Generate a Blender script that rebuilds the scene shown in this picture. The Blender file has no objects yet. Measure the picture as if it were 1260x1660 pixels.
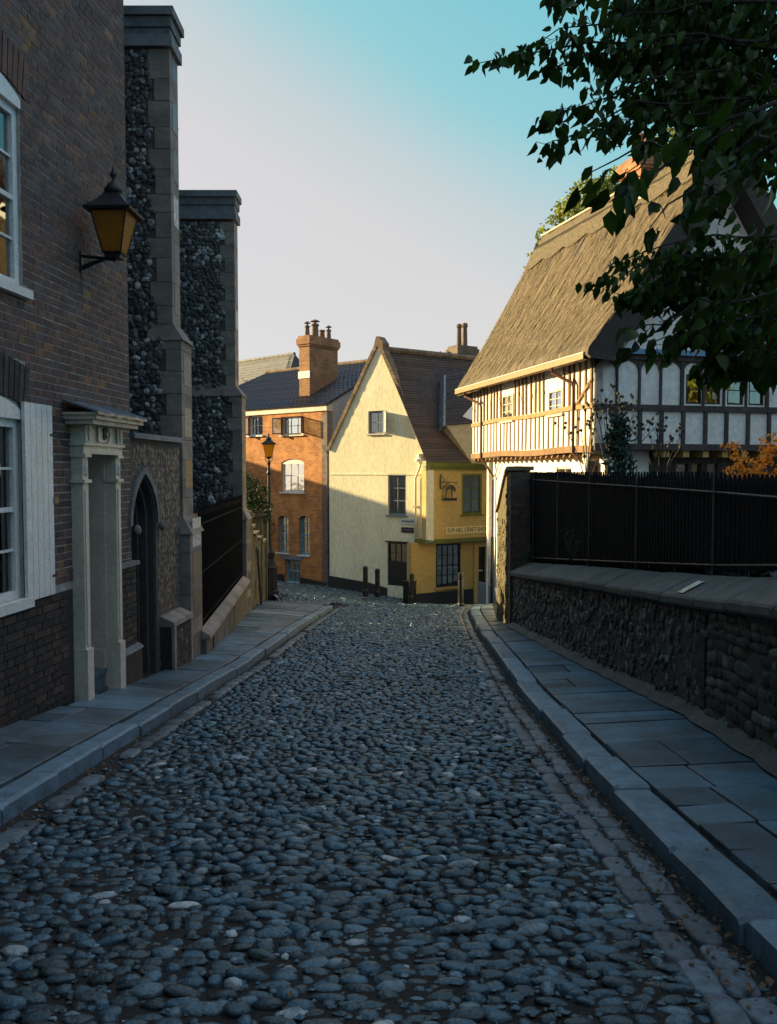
import bpy, math, random
import numpy as np
from mathutils import Vector, Matrix
random.seed(7); RNG = np.random.default_rng(7)
R = math.radians
S = bpy.context.scene
COL = S.collection

# ------------------------------------------------------------------ camera, sky, sun, exposure
F = 1350.0; TH = math.atan(65 / F)
cam = bpy.data.cameras.new('camera'); camo = bpy.data.objects.new('camera', cam); COL.objects.link(camo)
cam.sensor_fit = 'VERTICAL'; cam.sensor_height = 36; cam.lens = 36 * F / 1660; cam.clip_end = 2000; cam.clip_start = .1
camo.location = (0, 0, 0); camo.rotation_euler = (R(90) - TH, 0, 0)
S.camera = camo
SUN_EL = R(14.5); SX, SY = -1.0, .38
hl = math.hypot(SX, SY)
SUNV = Vector((SX / hl * math.cos(SUN_EL), SY / hl * math.cos(SUN_EL), math.sin(SUN_EL)))
W = bpy.data.worlds.new('World'); S.world = W; W.use_nodes = True
wn, wl = W.node_tree.nodes, W.node_tree.links
bg = wn['Background']
sky = wn.new('ShaderNodeTexSky'); sky.sky_type = 'NISHITA'; sky.sun_disc = False
sky.sun_elevation = SUN_EL; sky.sun_rotation = math.atan2(SX, SY)
sky.air_density = 1.0; sky.dust_density = .6; sky.ozone_density = 1.5; sky.altitude = 30
tint = wn.new('ShaderNodeMix'); tint.data_type = 'RGBA'; tint.blend_type = 'MULTIPLY'; tint.inputs[0].default_value = 1
tint.inputs[7].default_value = (.84, .98, 1.06, 1)
wl.new(sky.outputs[0], tint.inputs[6])
# evening haze: pale low down and towards the sun, cyan then blue high up and away from it
tc = wn.new('ShaderNodeTexCoord'); nv = wn.new('ShaderNodeVectorMath'); nv.operation = 'NORMALIZE'; wl.new(tc.outputs['Generated'], nv.inputs[0])
dt = wn.new('ShaderNodeVectorMath'); dt.operation = 'DOT_PRODUCT'; dt.inputs[1].default_value = (.46, .02, .888); wl.new(nv.outputs[0], dt.inputs[0])
hz_n = wn.new('ShaderNodeTexNoise'); hz_n.inputs['Scale'].default_value = 1.6; wl.new(nv.outputs[0], hz_n.inputs['Vector'])
ma = wn.new('ShaderNodeMath'); ma.operation = 'MULTIPLY_ADD'; ma.inputs[1].default_value = .08; wl.new(hz_n.outputs['Fac'], ma.inputs[0]); wl.new(dt.outputs['Value'], ma.inputs[2])
cr_ = wn.new('ShaderNodeValToRGB'); els = cr_.color_ramp.elements
for p_, c_ in ((.30, (.67, .62, .59)), (.39, (.53, .60, .59)), (.47, (.28, .58, .61)), (.60, (.17, .53, .60)), (.74, (.05, .32, .72)), (1.0, (.02, .19, .70))):
    e_ = els.new(p_); e_.color = (*c_, 1)
els.remove(els[0]); els.remove(els[-1])
wl.new(ma.outputs[0], cr_.inputs[0])
sc_ = wn.new('ShaderNodeVectorMath'); sc_.operation = 'SCALE'; sc_.inputs[3].default_value = 4.35; wl.new(cr_.outputs[0], sc_.inputs[0])
mx_ = wn.new('ShaderNodeMix'); mx_.data_type = 'RGBA'; mx_.inputs[0].default_value = .88; wl.new(tint.outputs[2], mx_.inputs[6]); wl.new(sc_.outputs[0], mx_.inputs[7])
wl.new(mx_.outputs[2], bg.inputs[0])
bg.inputs[1].default_value = .10
sl = bpy.data.lights.new('sun', 'SUN'); sl.energy = 5.0; sl.angle = R(.6); sl.color = (1, .775, .38)
so = bpy.data.objects.new('sun', sl); COL.objects.link(so)
so.rotation_euler = SUNV.to_track_quat('Z', 'Y').to_euler()
S.view_settings.view_transform = 'Standard'; S.view_settings.look = 'None'; S.view_settings.gamma = 1
S.view_settings.exposure = 1.35

# ------------------------------------------------------------------ measuring helpers
CT, ST = math.cos(TH), math.sin(TH)
def ray(px, py):
    u = (830 - py) / F
    return Vector(((px - 630) / F, CT + u * ST, -ST + u * CT))
def at(px, py, Y):
    d = ray(px, py); return d * (Y / d.y)
def proj(p):
    x, y, z = p; fwd = y * CT - z * ST; up = y * ST + z * CT
    if fwd < .2: return None
    return 630 + F * x / fwd, 830 - F * up / fwd, fwd
class Fr:
    """a vertical wall frame: u along, v up, w outwards"""
    def __init__(s, o, t, n=None):
        s.o = Vector((o[0], o[1], 0)); s.t = Vector((t[0], t[1], 0)).normalized()
        s.n = Vector((s.t.y, -s.t.x, 0)) if n is None else Vector((n[0], n[1], 0)).normalized()
    def pt(s, u, v, w=0): return s.o + s.t * u + s.n * w + Vector((0, 0, v))
    def on(s, px, py, w=0):
        d = ray(px, py); k = (s.o + s.n * w).dot(s.n) / d.dot(s.n); p = d * k
        return (p - s.o).dot(s.t), p.z
    def rect(s, x0, y0, x1, y1, w=0):
        ym, xm = (y0 + y1) / 2, (x0 + x1) / 2
        a, b = s.on(x0, ym, w)[0], s.on(x1, ym, w)[0]; c, d = s.on(xm, y1, w)[1], s.on(xm, y0, w)[1]
        return min(a, b), max(a, b), min(c, d), max(c, d)
    def M(s): return Matrix((( s.t.x, s.n.x, 0), (s.t.y, s.n.y, 0), (0, 0, 1)))
ZP = [(-30, 1.6), (-5, -1.05), (0, -1.6), (10.5, -2.755), (17.5, -3.36), (24, -3.92), (28, -4.2), (31, -4.36), (60, -4.9), (600, -8)]
def lerp(tab, x):
    if x <= tab[0][0]: return tab[0][1]
    for (a, b), (p, q) in zip(tab, tab[1:]):
        if x <= p: return b + (q - b) * (x - a) / (p - a)
    return tab[-1][1]
zr = lambda Y: lerp(ZP, Y)
LK = [(-6, -2.4), (5.2, -2.35), (6.76, -2.31), (10.6, -2.2), (12.1, -2.08), (18.4, -1.85), (20.7, -1.71), (23.6, -1.55), (24.6, -1.45)]
RK = [(-6, 1.5), (5.9, 1.48), (9.46, 1.58), (12.6, 1.72), (16.1, 1.82), (19.5, 2.0), (21.9, 2.17), (24.3, 2.55)]
RW = [(-6, 2.3), (2, 2.45), (5.7, 2.72), (7.5, 2.85), (10.3, 2.82), (13.4, 2.68), (17, 2.55), (18.7, 2.52)]
lk = lambda Y: lerp(LK, Y)
rk = lambda Y: lerp(RK, Y)
rw = lambda Y: lerp(RW, Y) if Y < 18.7 else 2.52 + (Y - 18.7) * .10
lw = lambda Y: -4.02 + .089 * Y if Y < 11.9 else (-2.96 - (Y - 11.9) * .052 if Y < 20.4 else -3.42 - (Y - 20.4) * .07)
def gz(x, y):
    z = zr(y)
    if x < lk(y) and y < 24.6: return z + .12 + .07 * min(1.5, lk(y) - x)
    if x > rk(y) and y < 24.3: return z + .12 + .05 * min(1.3, x - rk(y))
    return z + (-.10 * (x + 1) if y > 26 else -.05 * (x + 1) * max(0, (y - 24)) / 1.0 if y > 24 else 0)

# ------------------------------------------------------------------ materials
MATS = {}
def mat(name, col, col2=None, scale=4.0, rough=.85, rand=0.0, bump=0.0, bscale=40.0, stretch=None, spec=.5, metal=0.0,
        speck=None, ramp=None, transl=0.0, detail=6, lo=.35, hi=.7, stint=None, axes=None):
    m = bpy.data.materials.new(name); m.use_nodes = True; MATS[name] = m
    N, L = m.node_tree.nodes, m.node_tree.links; b = N['Principled BSDF']
    geo = N.new('ShaderNodeNewGeometry'); pos = geo.outputs['Position']
    if stretch:
        vm = N.new('ShaderNodeVectorMath'); vm.operation = 'MULTIPLY'; vm.inputs[1].default_value = stretch; L.new(pos, vm.inputs[0]); pos2 = vm.outputs[0]
    else: pos2 = pos
    if axes:
        cb = N.new('ShaderNodeCombineXYZ')
        for i, a in enumerate(axes):
            d = N.new('ShaderNodeVectorMath'); d.operation = 'DOT_PRODUCT'; d.inputs[1].default_value = a; L.new(pos, d.inputs[0]); L.new(d.outputs['Value'], cb.inputs[i])
        pos2 = cb.outputs[0]
    def noise(sc, vec, det=detail):
        n = N.new('ShaderNodeTexNoise'); n.inputs['Scale'].default_value = sc; n.inputs['Detail'].default_value = det
        n.inputs['Roughness'].default_value = .6; L.new(vec, n.inputs['Vector']); return n.outputs['Fac']
    def mix(f, a, bb, bt='MIX'):
        x = N.new('ShaderNodeMix'); x.data_type = 'RGBA'; x.blend_type = bt
        for s_, v in ((0, f), (6, a), (7, bb)):
            if isinstance(v, (int, float)): x.inputs[s_].default_value = v
            elif isinstance(v, tuple): x.inputs[s_].default_value = (*v, 1) if len(v) == 3 else v
            else: L.new(v, x.inputs[s_])
        return x.outputs[2]
    def mr(v, a, bb, c, d):
        x = N.new('ShaderNodeMapRange'); L.new(v, x.inputs[0])
        for i, q in enumerate((a, bb, c, d)): x.inputs[i + 1].default_value = q
        return x.outputs[0]
    oi = N.new('ShaderNodeObjectInfo')
    ad = N.new('ShaderNodeMath'); ad.operation = 'ADD'; L.new(geo.outputs['Random Per Island'], ad.inputs[0]); L.new(oi.outputs['Random'], ad.inputs[1])
    fr = N.new('ShaderNodeMath'); fr.operation = 'FRACT'; L.new(ad.outputs[0], fr.inputs[0]); rnd = fr.outputs[0]
    if ramp:
        cr = N.new('ShaderNodeValToRGB'); cr.color_ramp.interpolation = 'LINEAR'
        while len(cr.color_ramp.elements) < len(ramp): cr.color_ramp.elements.new(.5)
        for e, (p, c) in zip(cr.color_ramp.elements, ramp): e.position = p; e.color = (*c, 1)
        L.new(rnd, cr.inputs[0]); c = cr.outputs[0]
    else: c = col
    if col2: c = mix(mr(noise(scale, pos2), lo, hi, 0, 1), c, col2)
    if rand:
        c = mix(1.0, c, mr(rnd, 0, 1, 1 - rand, 1 + rand), 'MULTIPLY')
    c = mix(1.0, c, mr(noise(bscale * .5, pos2, 3), .25, .75, .82, 1.18), 'MULTIPLY')
    if speck: c = mix(mr(noise(speck[0], pos, 2), speck[2], speck[2] + .06, 0, 1), c, speck[1])
    if isinstance(c, tuple): b.inputs['Base Color'].default_value = (*c, 1)
    else: L.new(c, b.inputs['Base Color'])
    b.inputs['Metallic'].default_value = metal; b.inputs['Specular IOR Level'].default_value = spec
    rr = mr(noise(scale * 3, pos, 3), .3, .7, max(.02, rough - .12), min(1, rough + .1)); L.new(rr, b.inputs['Roughness'])
    if stint: b.inputs['Specular Tint'].default_value = (*stint, 1)
    if bump:
        bp = N.new('ShaderNodeBump'); bp.inputs['Strength'].default_value = bump; bp.inputs['Distance'].default_value = .02
        L.new(noise(bscale, pos2, 8), bp.inputs['Height']); L.new(bp.outputs[0], b.inputs['Normal'])
    if transl:
        tb = N.new('ShaderNodeBsdfTranslucent'); ms = N.new('ShaderNodeMixShader'); ms.inputs[0].default_value = transl
        if isinstance(c, tuple): tb.inputs[0].default_value = (*c, 1)
        else: L.new(c, tb.inputs[0])
        L.new(b.outputs[0], ms.inputs[1]); L.new(tb.outputs[0], ms.inputs[2]); L.new(ms.outputs[0], N['Material Output'].inputs[0])
    return m
def glass_mat(name, col, fac=.16, rough=.03):
    m = bpy.data.materials.new(name); m.use_nodes = True; N, L = m.node_tree.nodes, m.node_tree.links
    N.remove(N['Principled BSDF']); t = N.new('ShaderNodeBsdfTransparent'); t.inputs[0].default_value = (*col, 1)
    g = N.new('ShaderNodeBsdfGlossy'); g.inputs['Roughness'].default_value = rough
    fz = N.new('ShaderNodeFresnel'); fz.inputs[0].default_value = 1.5
    a = N.new('ShaderNodeMath'); a.operation = 'ADD'; a.use_clamp = True; a.inputs[1].default_value = fac; L.new(fz.outputs[0], a.inputs[0])
    geo = N.new('ShaderNodeNewGeometry'); ns = N.new('ShaderNodeTexNoise'); ns.inputs['Scale'].default_value = 1.7; L.new(geo.outputs['Position'], ns.inputs['Vector'])
    bp = N.new('ShaderNodeBump'); bp.inputs['Strength'].default_value = .25; bp.inputs['Distance'].default_value = .03; L.new(ns.outputs['Fac'], bp.inputs['Height']); L.new(bp.outputs[0], g.inputs['Normal'])
    ms = N.new('ShaderNodeMixShader'); L.new(a.outputs[0], ms.inputs[0]); L.new(t.outputs[0], ms.inputs[1]); L.new(g.outputs[0], ms.inputs[2])
    L.new(ms.outputs[0], N['Material Output'].inputs[0]); MATS[name] = m; return m
def brick_mat(name, t, c1, c2, mortar, bw=.225, bh=.075):
    """fine far-off brickwork on a wall that runs along t"""
    m = mat(name, c1, rough=.9); N, L = m.node_tree.nodes, m.node_tree.links; b = N['Principled BSDF']
    geo = N.new('ShaderNodeNewGeometry'); d = N.new('ShaderNodeVectorMath'); d.operation = 'DOT_PRODUCT'; d.inputs[1].default_value = (t[0], t[1], 0)
    L.new(geo.outputs['Position'], d.inputs[0]); sp = N.new('ShaderNodeSeparateXYZ'); L.new(geo.outputs['Position'], sp.inputs[0])
    cb = N.new('ShaderNodeCombineXYZ'); L.new(d.outputs['Value'], cb.inputs[0]); L.new(sp.outputs[2], cb.inputs[1])
    br = N.new('ShaderNodeTexBrick'); L.new(cb.outputs[0], br.inputs['Vector']); br.inputs['Scale'].default_value = 1
    br.inputs['Brick Width'].default_value = bw; br.inputs['Row Height'].default_value = bh; br.inputs['Mortar Size'].default_value = .007; br.inputs['Bias'].default_value = -.1
    br.inputs['Color1'].default_value = (*c1, 1); br.inputs['Color2'].default_value = (*c2, 1); br.inputs['Mortar'].default_value = (*mortar, 1)
    n = N.new('ShaderNodeTexNoise'); n.inputs['Scale'].default_value = 2.3; n.inputs['Detail'].default_value = 8; L.new(geo.outputs['Position'], n.inputs['Vector'])
    x = N.new('ShaderNodeMix'); x.data_type = 'RGBA'; x.blend_type = 'OVERLAY'; x.inputs[0].default_value = .7
    L.new(br.outputs[0], x.inputs[6]); L.new(n.outputs['Fac'], x.inputs[7]); L.new(x.outputs[2], b.inputs['Base Color'])
    bp = N.new('ShaderNodeBump'); bp.inputs['Strength'].default_value = .5; bp.inputs['Distance'].default_value = .01; bp.invert = True
    L.new(br.outputs['Fac'], bp.inputs['Height']); L.new(bp.outputs[0], b.inputs['Normal']); return m

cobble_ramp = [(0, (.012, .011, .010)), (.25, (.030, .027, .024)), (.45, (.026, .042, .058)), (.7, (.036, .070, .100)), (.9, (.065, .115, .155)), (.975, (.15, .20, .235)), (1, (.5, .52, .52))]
M_cob = mat('cobblestone', (.1, .1, .1), ramp=cobble_ramp, col2=(.035, .037, .042), scale=26, rough=.20, bump=.7, bscale=30, spec=1.0, stint=(.55, .85, 1), lo=.45, hi=.75)  # blue skylight sheen put into the stone colours and specular tint
M_sett = mat('granite_sett', (.10, .135, .17), col2=(.05, .055, .062), scale=18, rough=.5, rand=.4, bump=.4, bscale=60)
M_dirt = mat('road_grit', (.024, .019, .016), col2=(.010, .009, .008), scale=25, rough=.95, bump=.9, bscale=60)
M_kerb = mat('granite_kerb', (.12, .20, .27), col2=(.065, .10, .13), scale=6, rough=.5, rand=.25, bump=.35, bscale=50, speck=(160, (.3, .3, .3), .62))  # blue cast of the shaded lane put into the stone colour
M_slab = mat('york_stone', (.085, .145, .195), col2=(.052, .056, .058), scale=1.7, rough=.5, rand=.4, bump=.3, bscale=30)  # tinted blue in the base colour for the cool light in shade
M_brk = mat('dark_red_brick', (.1, .05, .04), ramp=[(0, (.068, .045, .044)), (.3, (.145, .072, .052)), (.62, (.185, .088, .056)), (.86, (.115, .096, .10)), (.95, (.25, .12, .05)), (1, (.32, .16, .06))], col2=(.06, .042, .04), scale=7, rough=.85, bump=.4, bscale=60)
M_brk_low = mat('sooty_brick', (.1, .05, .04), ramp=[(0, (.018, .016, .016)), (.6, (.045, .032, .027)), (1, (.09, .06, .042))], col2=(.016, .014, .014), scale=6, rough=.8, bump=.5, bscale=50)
M_mort = mat('lime_mortar', (.42, .39, .34), col2=(.27, .25, .22), scale=5, rough=.95, bump=.5, bscale=90)
M_mort_mid = mat('brown_flint_mortar', (.12, .095, .075), col2=(.055, .045, .038), scale=9, rough=.95, bump=.9, bscale=70)
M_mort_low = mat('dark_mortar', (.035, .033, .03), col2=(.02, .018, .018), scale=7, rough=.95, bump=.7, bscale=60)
M_flint = mat('flint', (.1, .1, .1), ramp=[(0, (.02, .02, .022)), (.35, (.045, .045, .05)), (.62, (.11, .11, .115)), (.84, (.25, .255, .26)), (1, (.60, .60, .60))], col2=(.025, .026, .03), scale=22, rough=.4, bump=.6, bscale=60, spec=.6, lo=.45, hi=.7)
M_flint3 = mat('brown_grey_flint', (.1, .1, .1), ramp=[(0, (.022, .02, .02)), (.5, (.06, .052, .048)), (.8, (.12, .11, .10)), (.96, (.2, .19, .18)), (1, (.45, .44, .42))], col2=(.03, .027, .025), scale=18, rough=.5, bump=.6, bscale=60)
M_flint2 = mat('knapped_flint', (.1, .1, .1), ramp=[(0, (.05, .045, .042)), (.5, (.11, .10, .09)), (.8, (.18, .155, .13)), (1, (.24, .15, .10))], col2=(.05, .046, .045), scale=14, rough=.55, bump=.5, bscale=50)
M_rub = mat('rubble_stone', (.1, .1, .1), ramp=[(0, (.03, .025, .022)), (.5, (.085, .070, .058)), (.85, (.14, .12, .10)), (1, (.24, .22, .20))], col2=(.022, .02, .02), scale=9, rough=.75, bump=.7, bscale=40)
M_ash = mat('ashlar_stone', (.27, .22, .18), col2=(.14, .12, .105), scale=2.2, rough=.85, rand=.16, bump=.35, bscale=25, stretch=(1, 1, 1.6))
M_lead_stone = mat('weathered_cap_stone', (.14, .15, .165), col2=(.07, .075, .085), scale=5, rough=.7, rand=.2, bump=.5, bscale=30, speck=(60, (.28, .3, .3), .66))
M_cope = mat('coping_stone', (.12, .105, .095), col2=(.055, .05, .047), scale=3, rough=.75, rand=.2, bump=.5, bscale=30, speck=(45, (.13, .14, .13), .68))
M_white = mat('white_paint', (.74, .73, .69), col2=(.62, .61, .58), scale=3, rough=.45, bump=.08, bscale=60)
M_cream = mat('cream_paint', (.62, .55, .44), col2=(.48, .42, .34), scale=2, rough=.5, bump=.08, bscale=50)
M_lead = mat('lead_sheet', (.22, .25, .28), col2=(.10, .12, .14), scale=7, rough=.4, bump=.3, bscale=12, metal=.3)
M_blk = mat('black_iron', (.010, .010, .012), col2=(.018, .018, .02), scale=10, spec=.3, rough=.5, bump=.1, bscale=70)
M_dark = mat('dark_interior', (.012, .011, .011), rough=.95)
M_blackpaint = mat('black_gloss_paint', (.012, .012, .014), rough=.35, bump=.1, bscale=30)
M_glass = glass_mat('window_glass', (.75, .8, .8))
M_glass2 = glass_mat('dull_window_glass', (.7, .78, .85), fac=.02, rough=.12)
M_fence = mat('flat_black_fence_paint', (.006, .006, .007), rough=.85, spec=.12)
M_lblue = mat('shade_blue_frame', (.16, .36, .50), rough=.5)  # frame colour carries the cool blue of the shaded panes
M_bcurt = mat('shade_blue_curtain', (.14, .30, .42), col2=(.08, .18, .27), scale=9, rough=.9, stretch=(3, 3, .15))  # blue of the panes in shade, put into the cloth behind them
M_amber = mat('amber_glass', (.62, .26, .02), col2=(.52, .20, .015), scale=9, rough=.25, transl=.55, bump=.05)
M_amberlit = mat('sunlit_amber_glass', (.95, .52, .02), rough=.25, transl=.4)  # brighter copy of the amber glass with sunlight put into its colour
M_curt = mat('net_curtain', (.45, .44, .42), col2=(.22, .22, .22), scale=9, rough=.95, stretch=(3, 3, .15))
M_curt2 = mat('curtain', (.30, .25, .18), col2=(.14, .11, .08), scale=9, rough=.95, stretch=(3, 3, .15))
M_yel = mat('pale_yellow_render', (.84, .78, .56), col2=(.74, .67, .46), scale=1.3, rough=.9, bump=.16, bscale=30, stretch=(1, 1, .35), speck=(22, (.5, .45, .3), .74))
M_grey = mat('grey_render', (.42, .41, .40), col2=(.36, .35, .34), scale=1, rough=.9, bump=.2, bscale=20)
M_och = mat('ochre_render', (.52, .35, .12), col2=(.46, .30, .095), scale=1, rough=.85, bump=.15, bscale=20)
M_green = mat('olive_green_paint', (.115, .13, .012), col2=(.09, .10, .01), scale=3, rough=.5)
M_bluep = mat('grey_blue_paint', (.16, .2, .24), rough=.5)
M_plinth = mat('black_plinth_paint', (.012, .012, .014), col2=(.02, .02, .022), scale=4, rough=.6, bump=.3, bscale=20)
M_pan = mat('black_pantile', (.03, .03, .034), col2=(.06, .04, .032), scale=1.2, rough=.38, rand=.3, bump=.1, bscale=30)
M_tile = mat('brown_plain_tile', (.085, .05, .034), col2=(.045, .036, .033), scale=1.6, rough=.8, rand=.25, bump=.3, bscale=30, speck=(14, (.2, .18, .12), .74))
M_tile2 = mat('dark_plain_tile', (.035, .03, .034), col2=(.05, .036, .036), scale=1.6, rough=.75, rand=.2, bump=.3, bscale=30)
M_slate = mat('grey_slate', (.20, .19, .175), col2=(.15, .145, .14), scale=3, rough=.7, rand=.15)
M_ridge = mat('clay_ridge_tile', (.22, .15, .09), col2=(.12, .08, .05), scale=6, rough=.85, rand=.3)
M_pot = mat('clay_chimney_pot', (.20, .12, .075), col2=(.11, .08, .06), scale=5, rough=.85, rand=.2)
M_wplaster = mat('white_limewash', (.80, .79, .77), col2=(.66, .655, .64), scale=1.6, rough=.9, bump=.2, bscale=18)
M_oak = mat('warm_oak_timber', (.17, .085, .035), col2=(.26, .15, .07), scale=4, rough=.8, rand=.2, bump=.5, bscale=30, stretch=(2, 2, .25))
M_oakd = mat('dark_oak_timber', (.035, .028, .028), col2=(.08, .062, .058), scale=3, rough=.8, rand=.2, bump=.5, bscale=30, stretch=(2, 2, .3))
TA = [(.48 * .22, .12 * .22, .87 * .22), (-.24 * 2.2, .97 * 2.2, 0), (-.84, -.21, .5)]
M_thatch = mat('thatch_straw', (.060, .044, .028), col2=(.17, .132, .085), scale=3.2, rough=.95, bump=1.0, bscale=14, axes=TA, detail=10, lo=.36, hi=.66)
M_copper = mat('copper_gutter', (.30, .18, .07), col2=(.22, .11, .045), scale=6, rough=.55)
M_pipe = mat('brown_drainpipe', (.12, .045, .02), rough=.5)
M_leaf = mat('dark_green_leaf', (.045, .095, .010), col2=(.018, .042, .006), scale=3, rough=.45, spec=.3, rand=.55, transl=.3)
M_leaf2 = mat('yellow_green_leaf', (.30, .32, .04), col2=(.14, .18, .025), scale=2, rough=.6, rand=.4, transl=.35)
M_leaf3 = mat('hedge_leaf', (.022, .055, .012), rough=.6, rand=.5, transl=.2)
M_leaf4 = mat('grey_green_leaf', (.028, .07, .045), rough=.6, rand=.4, transl=.2)
M_maple = mat('orange_maple_leaf', (.95, .34, .03), rough=.6, rand=.45, transl=.4)  # orange leaf, brightened in colour to carry a gleam of sun
M_dead = mat('fallen_leaf', (.11, .07, .04), rough=.9, rand=.5)
M_bark = mat('bark', (.04, .03, .022), rough=.95, bump=.8, bscale=30)
M_stalk = mat('dry_stalk', (.05, .045, .035), rough=.9)
M_gold = mat('mossy_sandstone', (.15, .115, .062), col2=(.065, .06, .032), scale=5, rough=.9, rand=.15, bump=.6, bscale=25)
M_sign = mat('sign_white', (.6, .62, .6), rough=.5)
M_signtext = mat('sign_black', (.01, .01, .01), rough=.6)
M_cream_letter = mat('sign_board_cream', (.74, .58, .28), rough=.8)
M_gilt = mat('worn_brown_letter', (.10, .065, .02), rough=.8)
M_paper = mat('notice_paper', (.75, .73, .66), col2=(.6, .35, .08), scale=14, rough=.8, lo=.5, hi=.6)
BT = (-.768, .640)
M_bfar = brick_mat('orange_brick', BT, (.58, .22, .055), (.38, .12, .035), (.42, .28, .15))
M_bfar_side = brick_mat('chimney_brick', (1.378, -.318), (.17, .12, .09), (.11, .08, .065), (.2, .17, .13))
M_bth = brick_mat('red_chimney_brick', (-1.211, .731), (.36, .13, .05), (.2, .09, .05), (.3, .22, .14))
M_bch = brick_mat('chimney_brick_front', (-.128, 1.408), (.36, .16, .07), (.22, .10, .05), (.34, .22, .12))
M_pierb = brick_mat('pier_brick', (1, 0), (.10, .075, .06), (.06, .05, .045), (.12, .11, .1))

# ------------------------------------------------------------------ mesh helpers
ORG = {}
def reg(o, org, parent):
    ORG[o.name] = Vector(org)
    if parent is not None:
        o.parent = parent; o.location = Vector(org) - ORG[parent.name]
    else: o.location = Vector(org)
    COL.objects.link(o); return o
def tag(o, label=None, cat=None, group=None, kind=None):
    for k, v in (('label', label), ('category', cat), ('group', group), ('kind', kind)):
        if v: o[k] = v
    return o
def thing(name, label, cat, loc, group=None):
    return tag(reg(bpy.data.objects.new(name, None), loc, None), label, cat, group)
def arrmesh(name, V, faces_flat, counts, mats, midx=None, smooth=False):
    me = bpy.data.meshes.new(name); V = np.asarray(V, dtype=np.float32)
    me.vertices.add(len(V)); me.vertices.foreach_set('co', V.ravel())
    me.loops.add(len(faces_flat)); me.loops.foreach_set('vertex_index', np.asarray(faces_flat, dtype=np.int32))
    counts = np.asarray(counts, dtype=np.int32); st = np.concatenate(([0], np.cumsum(counts)[:-1])).astype(np.int32)
    me.polygons.add(len(counts)); me.polygons.foreach_set('loop_start', st); me.polygons.foreach_set('loop_total', counts)
    if midx is not None: me.polygons.foreach_set('material_index', np.asarray(midx, dtype=np.int32))
    me.polygons.foreach_set('use_smooth', np.full(len(counts), bool(smooth)))
    me.update(calc_edges=True); me.validate()
    for m in (mats if isinstance(mats, (list, tuple)) else [mats]): me.materials.append(m)
    return me
class MB:
    def __init__(s): s.V = []; s.f = []; s.mi = []
    def poly(s, pts, mi=0):
        b = len(s.V); s.V += [tuple(p) for p in pts]; s.f.append(tuple(range(b, b + len(pts)))); s.mi.append(mi); return s
    def hexa(s, p, mi=0):
        b = len(s.V); s.V += [tuple(q) for q in p]
        for q in ((0, 3, 2, 1), (4, 5, 6, 7), (0, 1, 5, 4), (1, 2, 6, 5), (2, 3, 7, 6), (3, 0, 4, 7)): s.f.append(tuple(b + i for i in q)); s.mi.append(mi)
        return s
    def box(s, fr, u0, u1, v0, v1, w0, w1, mi=0):
        P = fr.pt
        return s.hexa([P(u0, v0, w1), P(u1, v0, w1), P(u1, v0, w0), P(u0, v0, w0), P(u0, v1, w1), P(u1, v1, w1), P(u1, v1, w0), P(u0, v1, w0)], mi)
    def wbox(s, x0, x1, y0, y1, z0, z1, mi=0):
        return s.hexa([(x0, y0, z0), (x1, y0, z0), (x1, y1, z0), (x0, y1, z0), (x0, y0, z1), (x1, y0, z1), (x1, y1, z1), (x0, y1, z1)], mi)
    def prism(s, fr, uv, w0, w1, mi=0):
        a = [fr.pt(u, v, w1) for u, v in uv]; c = [fr.pt(u, v, w0) for u, v in uv]; n = len(uv)
        b = len(s.V); s.V += [tuple(p) for p in a + c]
        s.f.append(tuple(range(b, b + n))); s.f.append(tuple(range(b + 2 * n - 1, b + n - 1, -1))); s.mi += [mi, mi]
        for i in range(n):
            j = (i + 1) % n; s.f.append((b + j, b + i, b + n + i, b + n + j)); s.mi.append(mi)
        return s
    def solid(s, top, dz, mi=0):
        """polygon top extruded by vector dz"""
        dz = Vector(dz); n = len(top); b = len(s.V); s.V += [tuple(p) for p in top] + [tuple(Vector(p) + dz) for p in top]
        s.f.append(tuple(range(b, b + n))); s.f.append(tuple(range(b + 2 * n - 1, b + n - 1, -1))); s.mi += [mi, mi]
        for i in range(n):
            j = (i + 1) % n; s.f.append((b + j, b + i, b + n + i, b + n + j)); s.mi.append(mi)
        return s
    def tube(s, pts, r, n=6, mi=0, cap=True):
        pts = [Vector(p) for p in pts]; rs = r if isinstance(r, (list, tuple)) else [r] * len(pts); b = len(s.V)
        for i, p in enumerate(pts):
            d = (pts[min(i + 1, len(pts) - 1)] - pts[max(i - 1, 0)]).normalized()
            a = d.cross(Vector((0, 0, 1)) if abs(d.z) < .9 else Vector((1, 0, 0))).normalized(); c = d.cross(a)
            for k in range(n):
                th = 2 * math.pi * k / n; s.V.append(tuple(p + (a * math.cos(th) + c * math.sin(th)) * rs[i]))
        for i in range(len(pts) - 1):
            for k in range(n):
                q = (k + 1) % n; s.f.append((b + i * n + k, b + i * n + q, b + (i + 1) * n + q, b + (i + 1) * n + k)); s.mi.append(mi)
        if cap:
            s.f.append(tuple(b + k for k in range(n - 1, -1, -1))); s.f.append(tuple(b + (len(pts) - 1) * n + k for k in range(n))); s.mi += [mi, mi]
        return s
    def lathe(s, c, prof, n=12, mi=0, rot=0, sq=False):
        """prof = [(r, z)] about the vertical axis through c"""
        b = len(s.V)
        for r, z in prof:
            for k in range(n):
                th = 2 * math.pi * k / n + rot; s.V.append((c[0] + r * math.cos(th), c[1] + r * math.sin(th), c[2] + z))
        for i in range(len(prof) - 1):
            for k in range(n):
                q = (k + 1) % n; s.f.append((b + i * n + k, b + i * n + q, b + (i + 1) * n + q, b + (i + 1) * n + k)); s.mi.append(mi)
        s.f.append(tuple(b + k for k in range(n - 1, -1, -1))); s.f.append(tuple(b + (len(prof) - 1) * n + k for k in range(n))); s.mi += [mi, mi]
        return s
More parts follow.
